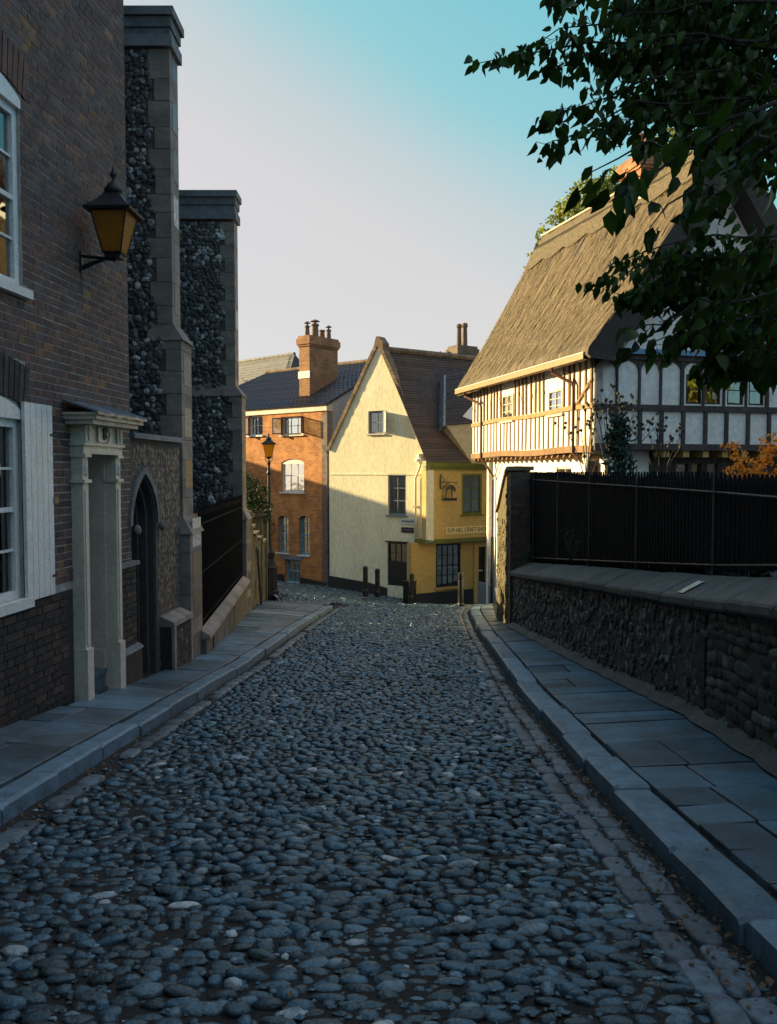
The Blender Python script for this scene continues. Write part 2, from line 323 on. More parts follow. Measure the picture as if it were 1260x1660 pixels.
    def grid(s, P, mi=0):
        b = len(s.V); nr, nc = len(P), len(P[0])
        for row in P: s.V += [tuple(p) for p in row]
        for i in range(nr - 1):
            for j in range(nc - 1): s.f.append((b + i * nc + j, b + i * nc + j + 1, b + (i + 1) * nc + j + 1, b + (i + 1) * nc + j)); s.mi.append(mi)
        return s
    def build(s, name, mats, parent=None, smooth=False, org=None, label=None, cat=None, group=None, kind=None, bevel=0):
        V = np.array(s.V); o = Vector(org) if org is not None else Vector(((V[:, 0].min() + V[:, 0].max()) / 2, (V[:, 1].min() + V[:, 1].max()) / 2, V[:, 2].min()))
        fl = [i for f in s.f for i in f]
        me = arrmesh(name, V - np.array(o), fl, [len(f) for f in s.f], mats, s.mi, smooth)
        ob = reg(bpy.data.objects.new(name, me), o, parent)
        if bevel:
            bv = ob.modifiers.new('bevel', 'BEVEL'); bv.width = bevel; bv.segments = 2; bv.limit_method = 'ANGLE'
        return tag(ob, label, cat, group, kind)

def ico(sub):
    import bmesh
    bm = bmesh.new(); bmesh.ops.create_icosphere(bm, subdivisions=sub, radius=1)
    V = np.array([v.co[:] for v in bm.verts]); Fc = np.array([[v.index for v in f.verts] for f in bm.faces]); bm.free(); return V, Fc
ICO1, ICO2 = ico(1), ico(2)
def blobs(base, n, amp, boxy=0.0, seed=0):
    rg = np.random.default_rng(seed); out = []
    for _ in range(n):
        V = base[0].copy(); 
        if boxy: V = np.sign(V) * np.abs(V) ** (1 - boxy)
        for _k in range(4):
            d = rg.normal(size=3); d /= np.linalg.norm(d); V = V * (1 + amp * rg.uniform(-1, 1) * np.tanh(2.2 * (V @ d)))[:, None]
        V = V * (1 + amp * .35 * rg.uniform(-1, 1, len(V)))[:, None]
        out.append((V, base[1]))
    return out
CUBE = (np.array([(x, y, z) for z in (-.5, .5) for (x, y) in ((-.5, -.5), (.5, -.5), (.5, .5), (-.5, .5))], float),
        np.array([(0, 3, 2, 1), (4, 5, 6, 7), (0, 1, 5, 4), (1, 2, 6, 5), (2, 3, 7, 6), (3, 0, 4, 7)]))
def cubes(n, amp, seed=1):
    rg = np.random.default_rng(seed); return [(CUBE[0] + rg.uniform(-amp, amp, CUBE[0].shape), CUBE[1]) for _ in range(n)]
def pieces(parent, name, variants, xf, mats, keep=300, smooth=False, labels=None, stuffname=None, maxpx=1e9, needkeep=True):
    """xf: list of (loc, 3x3 matrix incl. scale, variant). The `keep` largest in view become single objects, the rest one stuff mesh."""
    sc = []
    for i, (p, M, v) in enumerate(xf):
        q = proj(p); sz = abs(np.linalg.det(np.array(M))) ** (1 / 3)
        sc.append(sz / q[2] if q and -20 < q[0] < 1280 and -20 < q[1] < 1680 else -1)
    order = sorted(range(len(xf)), key=lambda i: -sc[i]); top = set(i for i in order[:keep] if sc[i] > 0)
    mesh = {}
    po = ORG[parent.name]
    for i in sorted(top):
        p, M, v = xf[i]
        if v not in mesh:
            V, Fc = variants[v]; mesh[v] = arrmesh(name, V, Fc.ravel(), [Fc.shape[1]] * len(Fc), mats, smooth=smooth)
        o = bpy.data.objects.new(name, mesh[v]); m4 = Matrix(np.array(M).tolist()).to_4x4(); m4.translation = Vector(p) - po
        ORG[o.name] = Vector(p); o.parent = parent; o.matrix_basis = m4; COL.objects.link(o)
    rest = [x for i, x in enumerate(xf) if i not in top]
    if rest:
        Vs, Fs, off = [], [], 0
        for v in range(len(variants)):
            sel = [x for x in rest if x[2] == v]
            if not sel: continue
            V, Fc = variants[v]; T = np.array([list(x[0]) for x in sel]); Ms = np.array([np.array(x[1]) for x in sel])
            VV = np.einsum('kij,nj->kni', Ms, V) + T[:, None, :]; Vs.append(VV.reshape(-1, 3))
            Fs.append((Fc[None] + (off + np.arange(len(sel)) * len(V))[:, None, None]).reshape(-1, Fc.shape[1])); off += len(sel) * len(V)
        V = np.concatenate(Vs); Fc = np.concatenate(Fs); o0 = V.mean(0)
        me = arrmesh(stuffname or name + '_mass', V - o0, Fc.ravel(), [Fc.shape[1]] * len(Fc), mats, smooth=smooth)
        o = reg(bpy.data.objects.new(stuffname or name + '_mass', me), o0, parent); o['kind'] = 'stuff'
def rotm(ax, ay, az, sx, sy, sz):
    return np.array([[ax[0] * sx, ay[0] * sy, az[0] * sz], [ax[1] * sx, ay[1] * sy, az[1] * sz], [ax[2] * sx, ay[2] * sy, az[2] * sz]])
def spin(fr, ang, su, sv, sw):
    """stone lying on a wall frame: x axis along the wall turned by ang"""
    t, n, z = fr.t, fr.n, Vector((0, 0, 1)); c, s_ = math.cos(ang), math.sin(ang)
    return rotm(t * c + z * s_, z * c - t * s_, n, su, sv, sw)

def clip(poly, axis, val, keep_less):
    out = []; n = len(poly)
    for i in range(n):
        a, b = poly[i], poly[(i + 1) % n]; ia = (a[axis] <= val) == keep_less or a[axis] == val; ib = (b[axis] <= val) == keep_less or b[axis] == val
        if ia: out.append(a)
        if ia != ib:
            k = (val - a[axis]) / (b[axis] - a[axis]); q = [a[0] + (b[0] - a[0]) * k, a[1] + (b[1] - a[1]) * k]; q[axis] = val; out.append(tuple(q))
    return out
def wall(name, fr, poly, holes, th, m, parent, w=0, **kw):
    us = sorted({round(h[i], 4) for h in holes for i in (0, 1)}); vs = sorted({round(h[i], 4) for h in holes for i in (2, 3)})
    U = [min(p[0] for p in poly) - 1] + us + [max(p[0] for p in poly) + 1]; V = [min(p[1] for p in poly) - 1] + vs + [max(p[1] for p in poly) + 1]
    mb = MB()
    for a, b in zip(U, U[1:]):
        c0 = clip(clip(list(poly), 0, b, True), 0, a, False)
        if len(c0) < 3: continue
        for c, d in zip(V, V[1:]):
            um, vm = (a + b) / 2, (c + d) / 2
            if any(h[0] < um < h[1] and h[2] < vm < h[3] for h in holes): continue
            q = clip(clip(c0, 1, d, True), 1, c, False)
            ar = abs(sum(q[i][0] * q[(i + 1) % len(q)][1] - q[(i + 1) % len(q)][0] * q[i][1] for i in range(len(q)))) if len(q) > 2 else 0
            if ar > 1e-5: mb.prism(fr, q, w - th, w)
    return mb.build(name, m, parent, **kw)
def window(parent, fr, r, cols, rows, fmat, w=-.06, fw=.05, bw=.022, sill=True, curtain=None, sash=False, sillmat=None, glass=None, name='window', dark=True, arch=0, leafs=None, sillh=.05, label=None):
    u0, u1, v0, v1 = r; mb = MB()
    mb.box(fr, u0, u0 + fw, v0, v1, w - .05, w + .02).box(fr, u1 - fw, u1, v0, v1, w - .05, w + .02)
    mb.box(fr, u0 + fw, u1 - fw, v1 - fw, v1, w - .05, w + .02).box(fr, u0 + fw, u1 - fw, v0, v0 + fw, w - .05, w + .02)
    a, b, c, d = u0 + fw, u1 - fw, v0 + fw, v1 - fw
    Wd = mb.build(name, fmat, parent, label=label)
    bars = MB()
    for i in range(1, cols):
        x = a + (b - a) * i / cols; bars.box(fr, x - bw / 2, x + bw / 2, c, d, w - .035, w + .004)
    for j in range(1, rows):
        y = c + (d - c) * j / rows; h = bw / 2 * (1.9 if sash and j == rows // 2 else 1)
        for i in range(cols):
            x0 = a + (b - a) * i / cols + (bw / 2 if i else 0); x1 = a + (b - a) * (i + 1) / cols - (bw / 2 if i < cols - 1 else 0)
            bars.box(fr, x0, x1, y - h, y + h, w - .033, w + (.012 if h > bw / 2 else .002))
    if bars.V: bars.build('glazing_bars', fmat, Wd)
    for i in range(cols):
        for j in range(rows):
            x0, x1 = a + (b - a) * i / cols + bw / 2, a + (b - a) * (i + 1) / cols - bw / 2; y0, y1 = c + (d - c) * j / rows + bw / 2, c + (d - c) * (j + 1) / rows - bw / 2
            MB().box(fr, x0, x1, y0, y1, w - .024, w - .018).build('pane', glass or M_glass, Wd)
    if sill: MB().box(fr, u0 - .06, u1 + .06, v0 - sillh, v0, w - .05, .07).build('sill', sillmat or fmat, Wd)
    if curtain:
        n = 26
        for (x0, x1) in ([(a, a + (b - a) * .42), (a + (b - a) * .58, b)] if curtain[1] else [(a, b)]):
            P = [[fr.pt(x0 + (x1 - x0) * i / n, y, w - .1 - .02 * math.sin(i * 1.9)) for i in range(n + 1)] for y in (c, d)]
            MB().grid(P).build('curtain', curtain[0], Wd, smooth=True)
    return Wd
def text(s, name, fr, u, v, w, size, m, parent, depth=.006, squeeze=1.0, center=True, mirror=False):
    c = bpy.data.curves.new(name, 'FONT'); c.body = s; c.size = size; c.extrude = depth; c.align_x = 'CENTER' if center else 'LEFT'; c.align_y = 'CENTER'
    tmp = bpy.data.objects.new('tmp', c); me = bpy.data.meshes.new_from_object(tmp); bpy.data.objects.remove(tmp)
    M = Matrix(((fr.t.x * squeeze, 0, fr.n.x), (fr.t.y * squeeze, 0, fr.n.y), (0, 1, 0))).to_4x4(); me.transform(M); me.name = name
    me.materials.clear(); me.materials.append(m)
    return reg(bpy.data.objects.new(name, me), fr.pt(u, v, w), parent)

# ------------------------------------------------------------------ ground, road, pavements
def sheet(name, x0, x1, nx, ys, fz, m, dz=0, kind='structure'):
    P = [[(x0(y) + (x1(y) - x0(y)) * i / nx, y, fz(x0(y) + (x1(y) - x0(y)) * i / nx, y) + dz) for i in range(nx + 1)] for y in ys]
    return MB().grid(P).build(name, m, None, smooth=True, kind=kind)
YS2 = [-8, -5, -2] + [i * .125 for i in range(0, 196)] + list(range(25, 61, 1))
YS = [-8, -5, -2] + [i * .5 for i in range(0, 50)] + list(range(25, 61, 1))
sheet('ground', lambda y: -200, lambda y: 200, 60, [-60, -30, -8, -5, 0, 5, 10.5, 17.5, 24, 28, 31, 60, 200, 600], lambda x, y: zr(y) - .35, M_dirt)
road = sheet('road', lambda y: lk(y) - .1 if y < 24.5 else -14, lambda y: rk(y) + .1 if y < 24.2 else 12, 40, YS2, lambda x, y: zr(y) - .006 + .006 * math.sin(x * 7 + 2 * math.sin(y * 3)) * math.sin(y * 5) if y <= 25 else min(zr(y), gz(x, y)) - .02, M_dirt)
# cobbles
COBV = blobs(ICO2, 9, .27, .12, 3)
xf = []
y = 1.6
def ph(x, y): return math.sin(x * 3.1 + y * 1.7) * math.sin(y * 2.3 - x * 1.1)
while y < 25.0:
    rowh = .057 + .015 * random.random()
    x = lk(y) + .22 + random.random() * .1; xe = rk(y) - .38
    while x < xe:
        ln = random.choice((.06, .075, .088, .10, .115, .145)) * random.uniform(.85, 1.12)
        yy = y + random.uniform(-.011, .011) + .025 * math.sin(x * 2.6 + y)
        if not (random.random() < .03):
            h = random.uniform(.016, .028); a = random.gauss(0, .11) + .08 * math.sin(y * .8 + x)
            c, s_ = math.cos(a), math.sin(a); tl = random.gauss(0, .12); tf = random.gauss(-.02, .12)
            ax = Vector((c, s_, tl)); ay = Vector((-s_, c, tf)); az = Vector((-tl, -tf, 1)); z = zr(yy) + random.uniform(-.015, .001) - .006 * max(0, math.sin(x * 1.9 + 1.3 * math.sin(yy * .7)) - .35) * (1.2 if x < -.6 else .7) + .006 * ph(x, yy)
            if random.random() < .04: h *= .5
            xf.append(((x + ln / 2, yy, z), rotm(ax, ay, az, ln * .50, rowh * random.uniform(.36, .50), h), random.randrange(9)))
        x += ln + random.uniform(.002, .016)
    y += rowh
# beyond the mouth of the lane: finer cobbles of the lower street
y = 25.0
while y < 30.5:
    x = max(-4.6, -3.9 + (y - 27) * -.3); xe = 1.4 if y > 27.5 else 4.2
    while x < xe:
        ln = random.uniform(.09, .15); a = random.gauss(0, .25); c, s_ = math.cos(a), math.sin(a)
        xf.append(((x, y + random.uniform(-.02, .02), gz(x, y) + random.uniform(-.02, -.005)), rotm((c, s_, 0), (-s_, c, 0), (0, 0, 1), ln * .52, .05, .034), random.randrange(9)))
        x += ln + .012
    y += .10
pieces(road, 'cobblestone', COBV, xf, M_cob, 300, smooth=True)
gr = []
for _ in range(9000):
    y = 1.6 + 13 * random.random() ** 1.6; x = random.uniform(lk(y) + .05, rk(y) - .05); r_ = random.uniform(.006, .017)
    gr.append(((x, y, zr(y) - .002), rotm((1, 0, 0), (0, 1, 0), (0, 0, 1), r_ * random.uniform(1, 1.8), r_, r_ * .7), random.randrange(8)))
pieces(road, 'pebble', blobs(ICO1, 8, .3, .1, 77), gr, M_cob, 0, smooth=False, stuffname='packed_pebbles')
# channel setts beside the kerbs
SET = blobs(ICO2, 5, .05, .52, 9); xf = []
for (f, sg, n) in ((rk, -1, 2), (lk, 1, 1)):
    for k in range(n):
        y = 1.4 + random.random() * .2
        while y < 24:
            ln = random.uniform(.17, .30); wd = .062 if n == 2 else .07; x = f(y) + sg * (.085 + wd + k * .145)
            sl_ = (f(y + .5) - f(y)) / .5; a = math.atan(-sl_) + random.gauss(0, .025); zz = -.11 if y < 10 else -.085
            ax = Vector((math.cos(a), math.sin(a), 0)); ay = Vector((-math.sin(a), math.cos(a), zz)); az = Vector((0, .1, 1))
            if random.random() > .06: xf.append(((x + random.gauss(0, .008), y + ln / 2, zr(y + ln / 2) - .012 + random.uniform(-.008, .008)), rotm(ax, ay, az, wd * random.uniform(.95, 1.1), ln * .53, .034), random.randrange(5)))
            y += ln + random.uniform(.005, .03)
pieces(road, 'sett', SET, xf, M_sett, 180, smooth=True)
# sett band across the pavement mouth, low left
# kerbs and pavements
def pavement(name, edge, wallx, side, yend, kw):
    base = sheet(name, (lambda y: wallx(y) - .6) if side < 0 else (lambda y: edge(y) + .02), (lambda y: edge(y) - .02) if side < 0 else (lambda y: wallx(y) + .6), 4,
                 [-6, -3] + [i * .5 for i in range(0, int(yend * 2) + 1)], lambda x, y: zr(y) + .075 + (.07 if side < 0 else .05) * min(1.4, abs(x - edge(y))), M_dirt)
    y = -5.0
    while y < yend:
        ln = random.uniform(.75, 1.25); y1 = min(y + ln, yend); mb = MB(); j = random.uniform(-.011, .009); o = random.uniform(-.016, .016)
        prof = [(0.0, .105), (.03, .120), (kw - .012, .122), (kw, .112)]; P = []
        for yy in (y + .008, y + .035, (y + y1) / 2, y1 - .035, y1 - .008):
            dn = .02 if yy in (y + .008, y1 - .008) else 0
            P.append([(edge(yy) + side * -0.0 + o, yy, zr(yy) - .08)] + [(edge(yy) + side * a + o, yy, zr(yy) + b + j - dn + .004 * math.sin(yy * 7)) for a, b in prof] + [(edge(yy) + side * kw + o, yy, zr(yy) - .05)])
        mb.grid(P); n = 6
        mb.poly([P[0][i] for i in range(n)]); mb.poly([P[-1][i] for i in range(n - 1, -1, -1)])
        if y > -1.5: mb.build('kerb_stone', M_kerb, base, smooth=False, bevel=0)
        y = y1
    y = 0.2
    while y < yend:
        ln = random.uniform(.42, .85) if side > 0 else random.uniform(.5, .95); y1 = min(y + ln, yend); sk = random.uniform(-.04, .04)
        a0 = kw + .018; wd = abs(wallx((y + y1) / 2) - edge((y + y1) / 2)) - a0 - .06
        if wd < .25: y = y1; continue
        cuts = [0, 1] if wd < .75 or random.random() < .28 else [0, random.uniform(.38, .66), 1]
        if wd > 1.5: cuts = [0, random.uniform(.25, .4), random.uniform(.6, .75), 1]
        for c0, c1 in zip(cuts, cuts[1:]):
            g = .009; subs = [(y, y1)] if random.random() < .75 else [(y, (y + y1) / 2), ((y + y1) / 2, y1)]
            for (ya, yb) in subs:
                q = []; dz = random.uniform(-.006, .006); tx = random.uniform(-.004, .004)
                for (fx, yy) in ((c0, ya), (c1, ya), (c1, yb), (c0, yb)):
                    dd = a0 + wd * fx + (g if fx == c0 else -g); yq = yy + (g if yy == ya else -g) + sk * fx
                    x = edge(yq) + side * dd; q.append(Vector((x, yq, zr(yq) + .113 + (.07 if side < 0 else .05) * min(1.4, dd) + dz + (tx if fx else -tx))))
                if side < 0: q = q[::-1]
                lo = [p - Vector((0, 0, .05)) for p in q]; ce = sum(q, Vector()) / 4; bv = [p + (ce - p).normalized() * .008 + Vector((0, 0, .0)) for p in q]; mid = [p - Vector((0, 0, .006)) for p in q]
                mb = MB().poly(bv)
                for k in range(4): mb.poly([mid[k], mid[(k + 1) % 4], bv[(k + 1) % 4], bv[k]]).poly([lo[k], lo[(k + 1) % 4], mid[(k + 1) % 4], mid[k]])
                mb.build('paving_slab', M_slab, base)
        y = y1
    return base
pavL = pavement('pavement', lk, lw, -1, 23.2, .20)
pavR = pavement('pavement', rk, rw, 1, 23.6, .24)
# band of small setts where the left pavement ends
xf = []
for r_ in range(8):
    for k in range(22):
        x = -3.95 + k * .105 + random.gauss(0, .006); yy = 23.35 + r_ * .16 + .0 * k
        if x < lk(min(yy, 23.6)) + .0: xf.append(((x, yy, zr(yy) + .12), rotm((1, 0, 0), (0, 1, -.08), (0, .08, 1), .05, .078, .03), random.randrange(5)))
pieces(pavL, 'small_sett', SET, xf, M_sett, 0, smooth=True, stuffname='small_setts')

# ------------------------------------------------------------------ bricks
def bricks(part, fr, u0, u1, v0, v1, holes, m, keep, bw=.225, bh=.0762, g=.012, w=.0, proud=.005, name='brick'):
    xf = []; r = 0; v = v0
    while v < v1 - .01:
        h = min(bh, v1 - v); u = u0 - (.0 if r % 2 else bw * .25); k = r % 2
        while u < u1:
            ln = (bw if k % 2 == 0 else bw / 2); a, b = max(u, u0), min(u + ln, u1); k += 1; segs = [(a, b)] if b - a > .02 else []
            for hx in holes:
                if hx[2] < v + h * .6 and hx[3] > v + h * .4:
                    ns = []
                    for (p, q) in segs:
                        if q <= hx[0] or p >= hx[1]: ns.append((p, q)); continue
                        if p < hx[0]: ns.append((p, hx[0]))
                        if q > hx[1]: ns.append((hx[1], q))
                    segs = ns
            for (p, q) in segs:
                if q - p > .03:
                    pr = proud + random.uniform(-.0025, .0025)
                    xf.append((fr.pt((p + q) / 2, v + h / 2 + random.gauss(0, .0012), w + pr / 2 - .01), spin(fr, random.gauss(0, .006), q - p - g, h - g, pr + .02), random.randrange(6)))
            u += ln
        v += bh; r += 1
    pieces(part, name, BRV, xf, m, keep)
BRV = cubes(6, .012, 5)

# ------------------------------------------------------------------ brick house on the near left
LW = Fr((-4.02, 0), (.089, 1), (1, -.089))
U_END = 10.12
house = thing('brick_house', 'tall dark red brick house with white sash windows at the left edge of the photo', 'house', (-4, 8, gz(-3.3, 8)))
winL = LW.rect(-70, 655, 36, 985); winL = (winL[1] - 1.10, winL[1], winL[2], winL[3])
winU = LW.rect(-70, 118, 33, 447); winU = (winU[1] - 1.10, winU[1], winU[2], winU[3])
du0, du1 = LW.on(126, 900)[0], LW.on(172, 900)[0]; dtop = LW.on(150, 737)[1]; dbot = LW.on(140, 1105)[1]
door = (du0, du1, -4, dtop)
wz1 = LW.on(20, 636)[1]; wzu = LW.on(20, 98)[1]
hl_ = [winL, winU, door, (winL[0] - 2.6, winL[0] - 1.5, winL[2], winL[3]), (winU[0] - 2.6, winU[0] - 1.5, winU[2], winU[3])]
wl_ = wall('wall', LW, [(-3, -3.2), (U_END, -3.2), (U_END, 9), (-3, 9)], hl_, .32, M_mort, house)
arches = [(h[0] - .10, h[1] + .10, h[3] - .02, h[3] + .42) for h in (winL, winU)]
bricks(wl_, LW, 4.4, U_END, -1.12, 8.6, hl_ + arches, M_brk, 300)
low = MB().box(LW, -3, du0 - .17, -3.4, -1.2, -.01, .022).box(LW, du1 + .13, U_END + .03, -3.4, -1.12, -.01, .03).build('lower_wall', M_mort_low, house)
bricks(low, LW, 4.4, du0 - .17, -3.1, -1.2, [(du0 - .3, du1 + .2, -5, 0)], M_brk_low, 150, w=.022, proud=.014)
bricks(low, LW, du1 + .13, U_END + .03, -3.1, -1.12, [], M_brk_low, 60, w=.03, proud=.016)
MB().box(LW, du1 + .13, U_END + .05, -1.125, -1.075, 0, .085).build('ledge', M_lead_stone, house)
pz = LW.on(200, 1058)[1]
MB().box(LW, du1 + .14, U_END + .05, -3.4, pz, 0, .10).build('plinth', M_plinth, house)
MB().hexa([LW.pt(a, b, c) for a, b, c in ((du1 + .14, pz, .12), (U_END + .06, pz, .12), (U_END + .06, pz, 0), (du1 + .14, pz, 0), (du1 + .14, pz + .03, .10), (U_END + .06, pz + .03, .10), (U_END + .06, pz + .08, 0), (du1 + .14, pz + .08, 0))]).build('plinth_cap', M_lead_stone, house)
# house body and inner dark faces
MB().box(LW, -3, U_END - .002, -3.4, 8.9, -7, -1.3).build('house_body', M_dark, house)
MB().box(LW, U_END - .32, U_END, -3.2, 9, -7, -.321).build('end_wall', M_mort, house)
# soldier arches of rubbed brick
for (h, lab) in ((winL, 'lower'), (winU, 'upper')):
    a, b = h[0] - .10, h[1] + .10; n = int((b - a) / .078); xf = []; ce = ((a + b) / 2, h[3] - 1.5)
    for i in range(n):
        u = a + (b - a) * (i + .5) / n; k = (u - ce[0]) / ((b - a) / 2); rise = .10 * (1 - k * k)
        xf.append((LW.pt(u + k * .03, h[3] + rise + .19, .006), spin(LW, -k * .16, .068, .36, .03), i % 6))
    ap = MB().prism(LW, [(a, h[3] - .02), (b, h[3] - .02), (b, h[3] + .42), (a, h[3] + .42)], -.05, -.004).build('window_arch', M_mort, house)
    pieces(ap, 'arch_brick', BRV, xf, M_brk_low if lab == 'lower' else M_brk, 40)
    # white segmental head board
    cv = [(h[0] + (h[1] - h[0]) * i / 10, h[3] - .02 + .12 * (1 - (2 * i / 10 - 1) ** 2)) for i in range(11)]
    MB().prism(LW, [(h[0], h[3] - .10)] + cv + [(h[1], h[3] - .10)], -.06, .014).build('window_head', M_white, house)
for (h, sh) in ((winL, .09), (winU, .08)):
    r = (h[0], h[1], h[2], h[3] - .10)
    window(house, LW, r, 3, 4, M_white, w=-.05, fw=.075, bw=.022, sash=True, curtain=(M_curt, True), sillh=sh, label='white sash window of the %s storey' % ('ground floor' if h is winL else 'upper'))
    u0_ = h[0] - 2.6
    window(house, LW, (u0_, u0_ + 1.1, h[2], h[3] - .1), 3, 4, M_white, w=-.05, fw=.075, bw=.022, sash=True, curtain=(M_curt, True), sillh=sh)
# open white shutter folded against the wall
s0, s1, sv0, sv1 = LW.rect(42, 668, 87, 962, .05); sv0, sv1 = LW.on(64, 970, .05)[1], LW.on(64, 655, .05)[1]
nb = 5; sh = MB().box(LW, s0, s1, sv0, sv1, .024, .040).build('shutter', M_white, house)
for i in range(nb):
    a = s0 + (s1 - s0) * i / nb; MB().box(LW, a + .004, a + (s1 - s0) / nb - .004, sv0, sv1, .041, .054).build('board', M_white, sh)
for z in (sv1 - .28, sv0 + .18): MB().box(LW, s1 - .05, s1 + .012, z - .012, z + .012, .055, .062).build('hinge', M_blk, sh)
MB().box(LW, s1 - .01, s1 + .07, (sv0 + sv1) / 2 - .03, (sv0 + sv1) / 2 + .03, .02, .07).build('shutter_catch', M_copper, house)
# doorway
dz0 = gz(-3.25, (du0 + du1) / 2) - .02
sur = MB()
for (a, b) in ((du0 - .125, du0 + .0), (du1 - .0, du1 + .125)):
    sur.box(LW, a, b, dz0 - .1, dtop + .05, 0, .13)
door_s = sur.build('door_surround', M_cream, house)
for (a, b) in ((du0 - .135, du0 + .008), (du1 - .008, du1 + .135)):
    gb = gz(-3.2, a); MB().box(LW, a, b, gb - .1, gb + .52, .0, .155).build('pilaster_base', M_cream, door_s)
    MB().box(LW, a + .04, b - .04, gb + .56, dtop - .38, .131, .142).build('pilaster_panel', M_cream, door_s)
    MB().box(LW, a - .012, b + .012, dtop - .30, dtop - .265, 0, .16).build('pilaster_moulding', M_cream, door_s); MB().box(LW, a - .005, b + .005, dtop - .035, dtop - .002, 0, .165).build('pilaster_moulding', M_cream, door_s)
    MB().lathe(LW.pt((a + b) / 2, dtop - .24, .12), [(.001, 0), (.035, .03), (.038, .11), (.025, .15), (.001, .16)], 10).build('pilaster_boss', M_cream, door_s)
e0, e1 = du0 - .14, du1 + .14
ft = LW.on(150, 690, .13)[1]
ent = MB().box(LW, e0, e1, dtop + .0, dtop + .085, 0, .15).box(LW, e0 - .02, e1 + .02, dtop + .085, dtop + .115, 0, .175).box(LW, e0 + .01, e1 - .01, dtop + .115, ft, 0, .14).build('entablature', M_cream, door_s)
um = (du0 + du1) / 2
for (a, b) in ((e0 + .02, e0 + .155), (um - .16, um + .16), (e1 - .155, e1 - .02)):
    MB().box(LW, a, b, dtop + .125, ft - .01, .141, .165).build('frieze_block', M_cream, ent)
for (a, b) in ((e0 + .07, e0 + .11), (e1 - .11, e1 - .07)):
    MB().prism(LW, [((a + b) / 2 + (b - a) / 2 * math.cos(t) , (dtop + ft) / 2 + .07 + .085 * math.sin(t)) for t in [i * math.pi / 6 for i in range(12)]], .166, .172).build('oval_boss', M_bluep, ent)
text('8', 'house_number', LW, um - .02, (dtop + ft) / 2 + .065, .176, .19, M_signtext, ent, squeeze=-1 if False else 1)
dz_ = MB()
for i in range(10):
    t0, t1 = -math.pi / 2 + math.pi * i / 10, -math.pi / 2 + math.pi * (i + 1) / 10; cx, cy = um + .03, (dtop + ft) / 2 + .06
    dz_.prism(LW, [(cx + r_ * .08 * math.cos(t), cy + r_ * .095 * math.sin(t)) for r_, t in ((1, t0), (1, t1), (.8, t1), (.8, t0))], .165, .175)
dz_.build('number_surround', M_bluep, ent)
hz = ft
hood = MB().box(LW, e0 - .10, e1 + .10, hz, hz + .045, 0, .30).box(LW, e0 - .13, e1 + .13, hz + .045, hz + .09, 0, .35).box(LW, e0 - .15, e1 + .15, hz + .09, hz + .115, 0, .38).build('door_hood', M_cream, house)
P = [[LW.pt(e0 - .16 + (e1 - e0 + .32) * i / 16, hz + .117 + (.12 if j else 0) + .008 * math.sin(i * 1.7), (.385, .02)[j]) for i in range(17)] for j in (0, 1)]
Q = [[p - Vector((0, 0, .03)) for p in row] for row in P]
lb = MB().grid(P).grid([Q[0], P[0]])
for i in range(0, 16, 3): lb.tube([P[0][i], P[1][i]], .012, 5)
lb.build('lead_flashing', M_lead, hood, smooth=False)
# reveal of the doorway
MB().box(LW, du1 - .012, du1 + .06, dz0, dtop, -1.0, -.001).box(LW, du0 - .06, du0 + .012, dz0, dtop, -1.0, -.001).box(LW, du0, du1, dtop - .012, dtop + .05, -1.0, -.001).build('door_lining', M_cream, house)
MB().box(LW, du1 - .030, du1 - .013, dz0 + .2, dz0 + .42, -.9, -.02).build('skirting', M_cream, house)
dr = MB().box(LW, du0, du1, dz0, dtop, -1.06, -1.0).build('door', M_blackpaint, house)
for (a, b) in ((.08, .42), (.58, .92)):
    for (c, d) in ((.1, .38), (.46, .72), (.78, .95)): MB().box(LW, du0 + (du1 - du0) * a, du0 + (du1 - du0) * b, dz0 + (dtop - dz0) * c, dz0 + (dtop - dz0) * d, -1.0, -.985).build('door_panel', M_blackpaint, dr)
stz = LW.on(150, 1096, .0)[1]
MB().box(LW, du0 + .012, du1 - .012, dz0 - .2, stz - .04, -1.0, -.03).box(LW, du0 + .012, du1 - .012, stz - .04, stz, -1.0, .0).build('door_step', M_slab, house)
# roof edge (above the frame)
MB().box(LW, -3, U_END, 9, 9.2, -7, .15).build('cornice', M_cream, house)

# the lane goes on behind the camera between houses
ob = thing('unseen_terrace_house', 'dark brick terrace continuing behind the camera on the left', 'house', (-5, -15, 0))
MB().wbox(-11, -4.35, -34, -3.1, -3, 8.5).build('wall', M_brk_low, ob); MB().wbox(-11.2, -4.1, -34, -3.1, 8.5, 8.8).build('roof', M_slate, ob)
ob = thing('unseen_terrace_house', 'dark brick terrace behind the camera on the right', 'house', (6, -15, 0))
MB().wbox(3.6, 11, -34, -4.5, -3, 7.5).build('wall', M_brk_low, ob); MB().wbox(3.3, 11.2, -34, -4.5, 7.5, 7.8).build('roof', M_slate, ob)
ob = thing('unseen_terrace_house', 'brick house closing the lane behind the camera', 'house', (0, -34, 0))
MB().wbox(-14, 14, -44, -34.2, -3, 9).build('wall', M_brk_low, ob); MB().wbox(-14.3, 14.3, -44, -34.1, 9, 9.3).build('roof', M_slate, ob)

